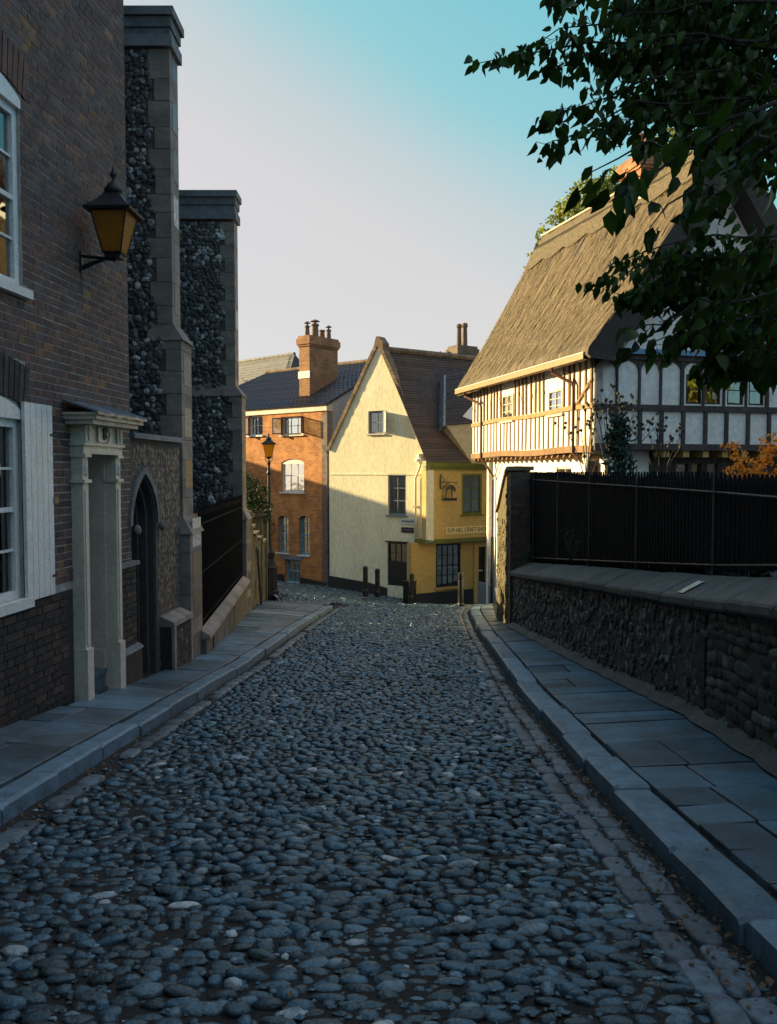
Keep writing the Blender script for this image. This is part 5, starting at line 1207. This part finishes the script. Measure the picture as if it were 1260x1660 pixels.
# right slope
mbr = MB(); Pr = []
for s in (0, .5, 1):
    left, qr, zr_ = section(s); uu = base_u + (end_u - base_u) * s
    Pr.append([O3 + back * uu + d_in * (qr + (qr + .4) * t) + Vector((0, 0, zr_ + (2.6 - zr_) * t)) for t in (0, .25, .5, .75, 1)])
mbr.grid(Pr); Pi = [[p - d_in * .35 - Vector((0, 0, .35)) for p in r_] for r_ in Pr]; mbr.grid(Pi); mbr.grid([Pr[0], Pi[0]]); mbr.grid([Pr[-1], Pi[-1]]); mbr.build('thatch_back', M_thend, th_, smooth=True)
# raised ridge course with scalloped edge
RP = []; NS = 130
M_rthatch = mat('ridge_straw', (.07, .052, .030), col2=(.19, .148, .085), scale=14, rough=.95, bump=1.0, bscale=60)
for i in range(NS + 1):
    s = i / NS; left, qr, zr_ = section(s); uu = base_u - .03 + (end_u - base_u + .06) * s; row = []
    ql = qr - .62 - .10 * abs(math.sin(s * math.pi * 7))
    tab = sorted(left[2:]); 
    for j in range(11):
        q = ql + (qr - ql) * j / 10; z = lerp(tab, q); h = .05 if j > 0 else -.02; h += .012 * math.sin(q * 40 + s * 60) * (j > 0)
        row.append(O3 + back * uu + d_in * (q - h * .87) + Vector((0, 0, z + h * .5)))
        if j == 0: row.append(O3 + back * uu + d_in * (q - .07 * .87) + Vector((0, 0, z + .035)))
    row.append(O3 + back * uu + d_in * (qr + .35) + Vector((0, 0, zr_ - .5)))
    RP.append(row)
MB().grid(RP).build('ridge_course', M_rthatch, th_, smooth=False)
rr0, rr1 = O3 + back * (base_u - .03) + d_in * 3.06 + Vector((0, 0, 7.79)), O3 + back * (end_u + .03) + d_in * 2.54 + Vector((0, 0, 7.79))
MB().tube([rr0, rr1], .035, 6).build('lit_ridge_edge', M_cream, th_)  # cream strip standing in for the sunlit edge of the ridge
for s in (.30, .42, .58, .78):     # sunken tufts below the ridge course
    left, qr, zr_ = section(s); uu = base_u + (end_u - base_u) * s; tab = sorted(left[2:]); q0_, q1_ = qr - 1.0, qr - .68
    pp = [O3 + back * (uu + a) + d_in * (q - .02) + Vector((0, 0, lerp(tab, q) + .04)) for a, q in ((-.1, q0_), (.1, q0_), (.1, q1_), (-.1, q1_))]
    MB().solid(pp, d_in * .03).build('ridge_peg', M_oakd, th_)
# straw strands lying down the slope, one mass
V_, F_ = [], []
for _ in range(5200):
    s = random.random(); left, qr, zr_ = section(s); tab = sorted(left[2:]); q = random.uniform(-.4, qr - .7); uu = base_u + (end_u - base_u) * s; L_ = random.uniform(.25, .7); h = random.uniform(.015, .05)
    du_ = random.gauss(0, .03); a = [O3 + back * (uu + o) + d_in * (qq - h * .87) + Vector((0, 0, lerp(tab, qq) + h * .5)) for o, qq in ((0, q), (.012, q), (.012 + du_, min(q + L_ * .5, qr)), (du_, min(q + L_ * .5, qr)))]
    b = len(V_); V_ += [tuple(p) for p in a]; F_.append((b, b + 1, b + 2, b + 3))
mb = MB(); mb.V, mb.f, mb.mi = V_, F_, [0] * len(F_)
M_straw = mat('loose_straw', (.17, .125, .07), rough=.9, rand=.6); mb.build('straw_strands', M_straw, th_, kind='stuff')
# gutter along the eaves
g0, g1 = TS.pt(-.35, 2.50, .46), TS.pt(TLEN + .40, 2.52, .46)
gt = MB()
for a, b in (((.0, .0), (.0, .13)), ((.0, .0), (-.12, -.02))): gt.solid([g0 + TS.n * a[0] + Vector((0, 0, a[1])), g0 + TS.n * b[0] + Vector((0, 0, b[1])), g1 + TS.n * b[0] + Vector((0, 0, b[1])), g1 + TS.n * a[0] + Vector((0, 0, a[1]))], TS.n * .012 + Vector((0, 0, -.008)))
gt.build('gutter', M_copper, th_)
MB().tube([g0 + Vector((0, 0, .14)), g1 + Vector((0, 0, .14))], .014, 5).build('gutter_lip', M_sign, th_)
for i in range(11):
    u = .1 + i * TLEN / 10.5; c0 = TS.pt(u, 2.50, .45); MB().tube([c0 + Vector((0, 0, .1)), c0 + Vector((0, 0, -.03)), c0 - TS.n * .12 + Vector((0, 0, -.05)), c0 - TS.n * .30 + TS.t * .02 + Vector((0, 0, -.22)), c0 - TS.n * .40 + TS.t * .05 + Vector((0, 0, -.62))], .007, 4).build('gutter_bracket', M_oakd, th_)
for (u, du, zlow) in ((1.35, .0, 0), (7.75, -.35, 1)):
    pts = [TS.pt(u, 2.50, .42), TS.pt(u, 2.38, .42), TS.pt(u - .42 if not zlow else u - .55, 2.10, .10), TS.pt(u - .46 if not zlow else u - .6, 2.0, .08), TS.pt(u - .46 if not zlow else u - .6, zj - .05, .08)]
    if zlow: pts += [TS.pt(6.9, zj - .45, -.10), TS.pt(6.85, zj - .6, -.2), TS.pt(6.85, -4.0, -.2)]
    else: pts += [TS.pt(.55, zj - .35, -.1), TS.pt(.3, zj - .5, -.2)]
    MB().tube(pts, .040, 8).build('drainpipe', M_pipe, th_)
MB().tube([TS.pt(6.85, -2.0, -.195), TS.pt(6.85, -4.1, -.195)], .055, 8).build('pipe_shoe', M_blackpaint, th_)
MB().tube([TS.pt(6.35, zj - .2, -.2), TS.pt(6.5, zj - .45, -.2), TS.pt(6.85, zj - .75, -.2)], .022, 6).build('waste_pipe', M_cream, th_)
# chimney on the thatched ridge
pc = at(1032, 380, 22.2); CF = Fr((pc.x, pc.y), (-.24, .971), (-.971, -.24))
zct = (765 - 268) / F * 22.4
cst = chimney(th_, CF, (-.35, .75, -.55, .10, 6.2), zct, M_bth, [(-.12, -.22, .11, .62, 0), (.18, -.22, .11, .66, 0), (.48, -.22, .11, .60, 0)])
MB().prism(CF, [(-.75, 6.95), (.9, 6.95), (.78, 7.35), (-.42, 7.35)], .04, .13).build('lead_flashing', M_white, cst)

# ------------------------------------------------------------------ tree behind the thatch
bt = thing('garden_tree', 'sunlit yellow green tree rising behind the thatched ridge', 'tree', (9, 30, -4))
MB().tube([(8.6, 29, -4.3), (8.5, 29.2, 1), (8.0, 29.3, 5), (8.2, 29, 8.5)], [.3, .24, .16, .07], 9).build('trunk', M_bark, bt)
bl = []
for (px, py, r) in ((935, 352, .85), (958, 318, .8), (925, 340, .6), (965, 330, 1.0), (990, 325, .95), (950, 385, .7), (975, 370, .8), (888, 392, .38), (872, 412, .3), (862, 432, .22), (856, 446, .12), (900, 368, .45), (880, 380, .3), (1010, 300, .8), (1060, 260, .8), (1085, 240, .8), (1070, 290, .8), (1100, 225, .7), (925, 380, .5), (893, 375, .2), (915, 335, .25)):
    p = at(px, py, 29.0); bl.append((p, (r, r * .9, r * .85)))
leafcloud(bt, 'crown', bl, M_leaf2, .13, 700)

# ------------------------------------------------------------------ boundary wall on the right
bw = thing('boundary_wall', 'long dark flint and stone boundary wall with sloped coping on the right pavement', 'wall', (2.7, 9, gz(2.5, 9)))
CT_ = [(-3, -.05), (5.7, -1.02), (7.4, -1.22), (9.1, -1.39), (13, -1.76), (17.2, -2.15)]
ctz = lambda y: lerp(CT_, y)
YB = [0.5, 2, 4, 5.7, 7.44]
def wseg(name, ys, m, parent, th=.45):
    mb = MB()
    for ya, yb in zip(ys, ys[1:]):
        xa, xb = rw(ya), rw(yb); mb.hexa([(xa, ya, -4.5), (xa + th, ya, -4.5), (xb + th, yb, -4.5), (xb, yb, -4.5), (xa, ya, ctz(ya)), (xa + th, ya, ctz(ya)), (xb + th, yb, ctz(yb)), (xb, yb, ctz(yb))])
    return mb.build(name, m, parent)
near = wseg('rubble_section', YB, M_mort_mid, bw); far = wseg('flint_section', [7.44, 8.6, 10.3, 11.8, 13.4, 15.2, 17.0], M_mort_mid, bw)
class CF2:   # curved wall: u is distance down the lane
    n = Vector((-1, 0, 0)); t = Vector((0, 1, 0))
    def pt(s, u, v, w=0): return Vector((rw(u) - w, u, v))
CW = CF2()
xf = []; v = .0
rows = 0; zoff = 0.05
while zoff < 1.25:     # rubble stones in rough courses
    h = random.uniform(.07, .13); y = .6 + random.random() * .1
    while y < 7.40:
        ln = random.choice((.10, .15, .20, .26)) * random.uniform(.8, 1.25); z = ctz(y) - zoff - h / 2 + .02 * math.sin(y * 3)
        if y + ln < 7.46 and z > gz(rw(y) - .1, y) - .06 and random.random() > .05:
            xf.append((CW.pt(y + ln / 2, z, random.uniform(-.012, .006)), spin(CW, random.gauss(0, .10), ln * .47, h * .45, .026), random.randrange(8)))
        y += ln + .008
    zoff += h + .004
RBV = blobs(ICO2, 8, .16, .42, 41)
pieces(near, 'rubble_stone', RBV, xf, M_rub, 230, smooth=True)
xf = []; zoff = .06; r = 0
while zoff < 1.2:
    y = 7.5 + random.random() * .05
    while y < 16.95:
        s_ = .082 * random.choice((.7, .9, 1, 1.2, 1.45)); z = ctz(y) - zoff + random.gauss(0, .012)
        if z > gz(rw(y) - .1, y) - .05: xf.append((CW.pt(y + s_ / 2, z, random.uniform(-.02, -.002)), spin(CW, random.gauss(math.pi / 2, .6), s_ * .54, s_ * .40, .017), random.randrange(8)))
        y += s_ * 1.0
    zoff += .072; r += 1
pieces(far, 'flint', FLV, xf, M_flint3, 300, smooth=False)
# brick tooth column where the two builds meet
for i in range(14):
    z = ctz(7.44) - .09 - i * .085
    if z > gz(2.7, 7.44) - .1: MB().box(CW, 7.36, 7.36 + (.20 if i % 2 else .13), z - .036, z + .036, -.03, .02).build('brick', M_brk_low, far)
y = .6
while y < 17.0:
    ln = random.uniform(.85, 1.3) if y > 3 else 1.0; y1 = min(y + ln, 17.05); o = random.uniform(-.008, .008); P = []
    for yy in (y + .008, y + .04, (y + y1) / 2, y1 - .04, y1 - .008):
        sh = .012 if yy in (y + .008, y1 - .008) else 0; z = ctz(yy) + o + .004 * math.sin(yy * 5)
        P.append([CW.pt(yy, z + b - sh, a - sh * .5) for a, b in ((-.0, -.01), (.055, -.005), (.075, .02), (.075, .075), (.06, .10), (-.16, .21), (-.34, .285), (-.48, .27), (-.48, -.01))])
    mb = MB().grid(P); mb.poly(P[0]).poly(P[-1][::-1]); mb.build('coping_stone', M_cope, bw); y = y1
# foot of the wall: cement fillet with grit
P = []
for i in range(60):
    yy = .6 + i * .28; x = rw(yy); g = gz(x - .1, yy); j = .02 * math.sin(i * 1.9) + random.uniform(-.012, .012)
    P.append([Vector((x + .01, yy, g + .12)), Vector((x - .05 - j * .5, yy, g + .055)), Vector((x - .13 - j, yy, g + .008))])
MB().grid(P).build('cement_fillet', M_cope, bw, smooth=True)
ns = thing('paper_notice', 'small white and orange paper notice stuck on the sloped wall coping', 'notice', CW.pt(7.75, ctz(7.75) + .16, 0))
y_ = 8.0; MB().solid([CW.pt(a, ctz(a) + .10 + (.06 - w) * .51 + .013, w) for a, w in ((7.88, .045), (8.03, .045), (8.06, -.17), (7.91, -.17))], (0, 0, -.004)).build('paper', M_paper, ns)
# tall pier at the lane end of the wall
ew = thing('end_wall', 'tall brick and flint end wall catching the low sun beside the white plastered house', 'wall', (2.6, 18, -3.3))
PF = Fr((2.50, 17.0), (0.01, 1), (-1, .01)); PF.n = Vector((-1, .01, 0))
prof = [(0, -4.2), (2.3, -4.2), (2.3, -.95), (1.9, -.82), (1.35, -.45), (.8, -.12), (.35, -.0), (0, .0)]
MB().prism(PF, prof, -.42, 0).build('wall_body', M_gold, ew)
cp_ = [(2.34, -.95), (1.92, -.80), (1.37, -.43), (.82, -.09), (.36, .03), (-.03, .03)]
for a, b in zip(cp_, cp_[1:]): MB().prism(PF, [(a[0], a[1] + .002), (b[0], b[1] + .002), (b[0], b[1] + .085), (a[0], a[1] + .085)][::-1], -.46, .05).build('coping_brick', M_ridge, ew)
flintfield(ew, PF, .3, 2.25, -3.6, -1.0, M_gold, .085, 120, var=FLV, name='flint')
flintfield(ew, PF, .3, 1.0, -1.0, -.15, M_gold, .085, 40, var=FLV, name='flint', skip=lambda u, v, s_: v > -.15 - (u - .3) * .6)
PE = Fr((2.50, 17.0), (1, 0)); xf = []
bricks(ew, PE, 0, .42, -3.3, -.02, [], M_brk, 60, w=0, proud=.008)
xf = []; v = -3.5; i = 0
while v < -.1:
    MB().box(PF, -.006, (.225 if i % 2 else .11), v + .004, v + .071, -.02, .008).build('quoin_brick', M_brk, ew); v += .0762; i += 1

# ------------------------------------------------------------------ black fence above the wall
fe = thing('black_fence', 'black spear topped fence standing above the flint boundary wall', 'fence', (3, 9, -1.2))
FX = lambda y: rw(y) + .36
psrc = None; y = 1.0; i = 0
while y < 17.0:
    zb_ = ctz(y) + .34; ztp = .0 - .02 * (y < 8) + random.uniform(-.006, .006); hgt = ztp - zb_
    if psrc is None or y < 0:
        psrc = MB().hexa([(-.012, -.032, 0), (.012, -.032, 0), (.012, .032, 0), (-.012, .032, 0), (-.012, -.032, .9), (.012, -.032, .9), (.012, .032, .9), (-.012, .032, .9)]).poly([(-.012, -.032, .9), (.012, -.032, .9), (.012, 0, 1.0)]).poly([(-.012, .032, .9), (.012, .032, .9), (.012, 0, 1.0), (-.012, 0, 1.0)]).poly([(-.012, -.032, .9), (.012, 0, 1.0), (-.012, 0, 1.0)]).poly([(-.012, -.032, .9), (-.012, 0, 1.0), (-.012, .032, .9)]).poly([(.012, -.032, .9), (.012, .032, .9), (.012, 0, 1.0)]).build('pale', M_fence, fe, org=(0, 0, 0)); o = psrc
    else: o = psrc.copy(); COL.objects.link(o)
    o.location = Vector((FX(y), y, zb_)) - ORG[fe.name]; o.scale = (1, 1, hgt)
    y += .105; i += 1
for (za, zb_, nm) in ((lambda y: -.205 + .0045 * (y - 6), .012, 'upper_rail'), (lambda y: ctz(y) + .38 - .0, .012, 'lower_rail')):
    pts = [Vector((FX(yy) - .03, yy, za(yy))) for yy in (1, 4, 6, 8, 10, 12, 14, 17.0)]
    MB().tube(pts, zb_, 6).build(nm, M_blk, fe)
for (px) in (866, 905.5, 957.5, 1034.5, 1160):
    k = (px - 630) / F; yy = 10
    for _ in range(30): yy = (FX(yy) - .03) / k
    MB().tube([(FX(yy) - .05, yy, ctz(yy) + .2), (FX(yy) - .05, yy, .02), (FX(yy) - .05, yy, .09)], [.007, .007, .003], 6).build('stay_post', M_cope, fe)
y = 2.0
while y < 17:
    MB().tube([(FX(y) + .0, y, ctz(y) + .2), (FX(y) + .0, y, ctz(y) + .40)], .018, 6).build('rail_foot', M_blk, fe); y += .9
# garden behind: ground, dark hedge
gd = MB().grid([[Vector((x, yy, ctz(min(yy, 17)) + .1 if yy < 17.6 else -3.0)) for x in ((rw(min(yy, 17)) + .45), 5, 8, 14)] for yy in (-3, 1, 4, 8, 12, 15, 17.5)]).build('garden_soil', M_dirt, None, kind='structure')
hd = thing('dark_hedge', 'very dark evergreen hedge filling the space behind the black fence', 'hedge', (4, 11, -1.2))
bl = []
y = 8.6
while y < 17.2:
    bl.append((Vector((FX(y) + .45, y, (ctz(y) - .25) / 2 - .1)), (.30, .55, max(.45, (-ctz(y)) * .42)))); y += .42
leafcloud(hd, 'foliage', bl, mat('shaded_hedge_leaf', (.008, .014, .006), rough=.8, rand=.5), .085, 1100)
MB().grid([[Vector((FX(yy) + .62, yy, z)) for z in (ctz(yy) - .6, -.12)] for yy in (8.4, 11, 14, 17.4)]).build('dark_backing', M_fence, hd)  # black sheet added behind the hedge so the gaps read as shade
MB().solid([(2.93, 17.25, -2.6), (4.75, 17.7, -2.6), (4.75, 17.7, -.14), (2.93, 17.25, -.14)], (0, .04, 0)).build('dark_end_backing', M_fence, hd)  # black sheet added to close off the sunlit wall beyond
# seed head plants against the timber house
def seedplant(name, label, px, py, Y, H, n, leafy, spread):
    p = at(px, py, Y); p.z = p.z; root = thing(name, label, 'plant', p); mb = MB(); hd_ = MB(); top = p
    for i in range(n):
        a = random.gauss(0, spread); b = random.gauss(0, spread * .6); h = H * random.uniform(.7, 1.0); q = [p, p + Vector((a * .25, b * .25, h * .4)), p + Vector((a * .6, b * .6, h * .75)), p + Vector((a, b, h))]
        mb.tube(q, [.016, .012, .009, .005], 5)
        for j in range(3):
            e = q[2] + (q[3] - q[2]) * (.2 + .35 * j); f = e + Vector((random.uniform(-.22, .22), random.uniform(-.1, .1), random.uniform(.12, .3))); mb.tube([e, f], .004, 4); hd_.lathe(f, [(.008, -.02), (.032, .0), (.034, .03), (.006, .05)], 6)
        hd_.lathe(q[3], [(.008, -.02), (.032, .0), (.034, .03), (.006, .05)], 6)
    mb.build('stems', M_stalk, root); hd_.build('seed_heads', M_stalk, root, kind='stuff')
    if leafy:
        xf = []
        for _ in range(leafy):
            h = random.random() ** .8 * H * .72; a = random.uniform(0, 6.28); r_ = spread * 1.1 * (1.15 - h / H) * random.uniform(.2, 1); x, yv, z = rand_rot(-.4); s_ = random.uniform(.12, .24)
            xf.append((p + Vector((math.cos(a) * r_, math.sin(a) * r_, h)), rotm(x, yv, z, s_ * .5, s_, s_), random.randrange(7)))
        pieces(root, 'leaf', LV, xf, M_leaf4, 60, stuffname='foliage')
seedplant('tall_plant', 'grey green leafy plant with seed heads in front of the timber gable corner', 1002, 800, 16.6, 1.95, 12, 420, .32)
seedplant('seed_head_plant', 'dry branching plant with round seed heads before the sunlit timber corner', 952, 800, 17.6, 1.75, 7, 0, .34)
seedplant('seed_head_plant', 'dry thin plant with small seed heads right of the grey green plant', 1070, 800, 16.6, 1.25, 8, 0, .34)
seedplant('seed_head_plant', 'tall bare stalks between the leafy plant and the house corner', 985, 780, 17.0, 1.7, 6, 0, .22)
# weeds rooted on the wall top
for (px, py, Y, H, lab) in ((925, 912, 11.9, .62, 'feathery weed growing on the wall coping in front of the fence'), (855, 912, 15.6, .38, 'small pale weed on the wall coping near its far end')):
    p = at(px, py, Y); r_ = thing('wall_weed', lab, 'weed', p); mb = MB(); xf = []
    for i in range(14):
        e = p + Vector((random.gauss(0, .1), random.gauss(0, .2), H * random.uniform(.5, 1))); mb.tube([p, (p + e) / 2 + Vector((0, .03, .05)), e], [.005, .004, .002], 4)
        for k in range(9): t = random.uniform(.2, 1); x, yv, z = rand_rot(); xf.append((p + (e - p) * t, rotm(x, yv, z, .02, .045, .04), random.randrange(7)))
    mb.build('stems', M_stalk, r_); pieces(r_, 'leaf', LV, xf, M_leaf4, 0, stuffname='foliage')
# orange maple
mp = thing('orange_maple', 'bright orange leaved maple rising behind the fence at the right edge', 'tree', (5.6, 12, -1.3))
MB().tube([(5.35, 12, -1.6), (5.3, 12, -.4), (5.1, 12, .2)], [.06, .04, .015], 6).tube([(5.3, 12, -.5), (5.6, 12.1, .1), (5.7, 12, .4)], [.035, .025, .01], 6).build('trunk', M_bark, mp)
bl = []
for (px, py, r, rz) in ((1185, 722, .13, .08), (1200, 738, .16, .09), (1215, 752, .2, .10), (1195, 762, .2, .08), (1222, 770, .25, .08), (1250, 715, .18, .14), (1262, 735, .25, .14), (1250, 760, .25, .10), (1276, 715, .25, .2), (1232, 745, .12, .06), (1243, 728, .12, .06), (1280, 760, .25, .2)):
    p = at(px, py, 12.0); bl.append((p, (r, r, rz)))
leafcloud(mp, 'crown', bl, M_maple, .05, 2800, keep=0, hang=.6)

# ------------------------------------------------------------------ overhanging foreground tree
ft_ = thing('overhanging_tree', 'dark leafy tree overhanging the top right corner in the foreground', 'tree', (4.6, 4.6, -1.2))
MB().tube([(4.7, 4.4, -1.5), (4.6, 4.5, .5), (4.4, 4.6, 2.4), (4.0, 4.8, 4.0), (3.7, 4.9, 5.2)], [.20, .17, .14, .09, .05], 10).build('trunk', M_bark, ft_)
xf = []; bm_ = MB()
def spray(x0, y0, x1, y1, Y0, Y1, sag, n, size, spread, twigs=True):
    a, b = at(x0, y0, Y0), at(x1, y1, Y1); pts = []
    for i in range(9):
        t = i / 8; p = a.lerp(b, t); p.z += sag * math.sin(math.pi * t) ; pts.append(p)
    bm_.tube([q_ + Vector((0, random.gauss(0, .03), random.gauss(0, .022))) for q_ in pts], [.009 * (1 - i / 8) + .002 for i in range(9)], 5)
    for k in range(int(n * (1.5 if n > 140 else 1.15))):
        t = random.random() ** .72; i = min(7, int(t * 8)); p = pts[i].lerp(pts[i + 1], t * 8 - i)
        sp_ = spread * (1.05 - t) + .02; q = p + Vector((random.gauss(0, sp_), random.gauss(0, sp_ * 1.2), random.gauss(-.3 * sp_, sp_ * .75)))
        s_ = size * random.uniform(.55, 1.1)
        yv = Vector((random.gauss(-.25, .45), random.gauss(0, .45), random.gauss(-1, .4))).normalized(); x = yv.cross(Vector((random.gauss(0, 1), random.gauss(-1, .7), random.gauss(0, .3)))).normalized(); z = x.cross(yv)
        xf.append((q, rotm(x, yv, z, s_ * .82, s_, s_), random.randrange(7)))
        if twigs and k % 3 == 0 and t > .4: bm_.tube([p, q], .0018, 3, cap=False)
SP = [ # start, tip, depths, sag, leaves, size, spread
 (1300, -60, 880, 8, 4.6, 4.3, .1, 110, .08, .14), (1300, 10, 845, 85, 4.6, 4.2, .12, 140, .08, .14), (1250, 60, 766, 94, 4.5, 4.1, .05, 80, .075, .055), (1300, 90, 885, 108, 4.7, 4.3, .1, 130, .08, .14),
 (1300, 130, 878, 195, 4.5, 4.2, .12, 140, .08, .13), (1250, 170, 884, 242, 4.4, 4.1, .1, 110, .08, .11), (1300, 150, 945, 225, 4.7, 4.4, .08, 140, .08, .13), (1320, 170, 1040, 232, 4.6, 4.2, .08, 120, .08, .12),
 (1330, -20, 1000, 20, 4.9, 4.6, .08, 300, .085, .24), (1330, 50, 985, 100, 4.9, 4.6, .05, 330, .085, .23), (1330, 110, 1030, 160, 4.9, 4.6, .03, 300, .085, .20), (1340, 180, 1120, 215, 4.9, 4.6, .02, 220, .085, .18),
 (1340, -60, 1080, -10, 5.1, 4.9, .0, 320, .09, .3), (1340, 20, 1100, 50, 5.1, 4.9, .0, 320, .09, .3), (1330, 100, 1110, 120, 5.1, 4.9, 0, 320, .09, .26), (1350, 235, 1150, 245, 4.9, 4.6, .0, 150, .085, .14),
 (1300, 170, 950, 298, 3.2, 2.9, .06, 24, .09, .05), (1300, 190, 985, 335, 3.2, 2.9, .08, 32, .09, .07), (1310, 200, 1050, 390, 3.2, 2.9, .10, 34, .09, .07), (1320, 200, 1115, 385, 3.2, 3.0, .06, 28, .09, .06), (1340, 380, 1180, 430, 3.6, 3.3, .02, 50, .085, .09),
 (1330, 385, 985, 425, 4.6, 4.4, .06, 90, .07, .07), (1330, 400, 952, 458, 4.5, 4.3, .05, 130, .07, .08), (1330, 420, 1000, 480, 4.6, 4.3, .02, 230, .075, .11), (1330, 430, 1040, 480, 4.7, 4.4, .0, 260, .08, .12), (1340, 400, 1090, 430, 4.8, 4.5, .0, 240, .08, .13),
 (1330, 480, 1002, 548, 3.7, 3.4, .06, 40, .09, .05), (1330, 500, 1050, 568, 3.7, 3.4, .04, 50, .09, .06), (1330, 520, 1090, 545, 3.8, 3.5, .03, 70, .09, .09), (1340, 545, 1140, 590, 3.8, 3.6, .02, 110, .09, .10), (1340, 490, 1130, 510, 4.4, 4.1, .0, 240, .085, .14), (1340, 560, 1200, 585, 4.2, 4.0, .0, 150, .085, .10)]
for a in SP: spray(*a[:4], a[4], a[5], a[6], a[7], a[8], a[9])
bm_.build('branches', M_bark, ft_)
pieces(ft_, 'leaf', LV, xf, M_leaf, 300, smooth=True, stuffname='foliage')

# ------------------------------------------------------------------ fallen leaves in the gutters
xf = []
for _ in range(1100):
    sd = random.random() < .68; y = 2.2 + 14 * random.random() ** 1.7; x = (rk(y) - abs(random.gauss(0, .13)) - .01) if sd else (lk(y) + abs(random.gauss(0, .12)) + .02)
    if random.random() < .12: x = random.uniform(lk(y) - .6, rk(y) + .9)
    g = gz(x, y) if (x < lk(y) or x > rk(y)) else zr(y) + .012; a = random.uniform(0, 6.28); s_ = random.uniform(.016, .042)
    xf.append(((x, y, g + random.uniform(.005, .015)), rotm((math.cos(a), math.sin(a), random.gauss(0, .25)), (-math.sin(a), math.cos(a), random.gauss(0, .25)), (0, 0, 1), s_, s_, s_), random.randrange(7)))
lt = tag(reg(bpy.data.objects.new('fallen_leaves', None), (0, 0, 0), None), kind='stuff') if False else None
dm = MB()
for (p, M, v) in xf:
    V = (np.array(M) @ LV[v][0].T).T + np.array(p); b = len(dm.V); dm.V += [tuple(q) for q in V]; dm.f += [tuple(int(i) + b for i in f) for f in LEAFF]; dm.mi += [0] * len(LEAFF)
dm.build('fallen_leaves', M_dead, None, kind='stuff')

for (x, y, h_, lab) in ((15.6, 11.0, 7.0, 'sunlit garden tree far right beyond the thatched house'), (17.8, 8.6, 7.5, 'orange leaved garden tree far right, out of the frame'), (21.0, 12.5, 8.5, 'taller garden tree far right, farther down the slope')):
    t_ = thing('garden_tree', lab, 'tree', (x, y, -3)); MB().tube([(x, y, -3.2), (x + .1, y, 0), (x, y, h_ - 2)], [.28, .2, .06], 8).build('trunk', M_bark, t_)
    leafcloud(t_, 'crown', [(Vector((x + random.gauss(0, 1.1), y + random.gauss(0, 1.1), 1 + random.random() * (h_ - 2))), (1.1, 1.1, .95)) for _ in range(9)], M_maple if 17 < x < 18 else M_leaf2, .22, 300)
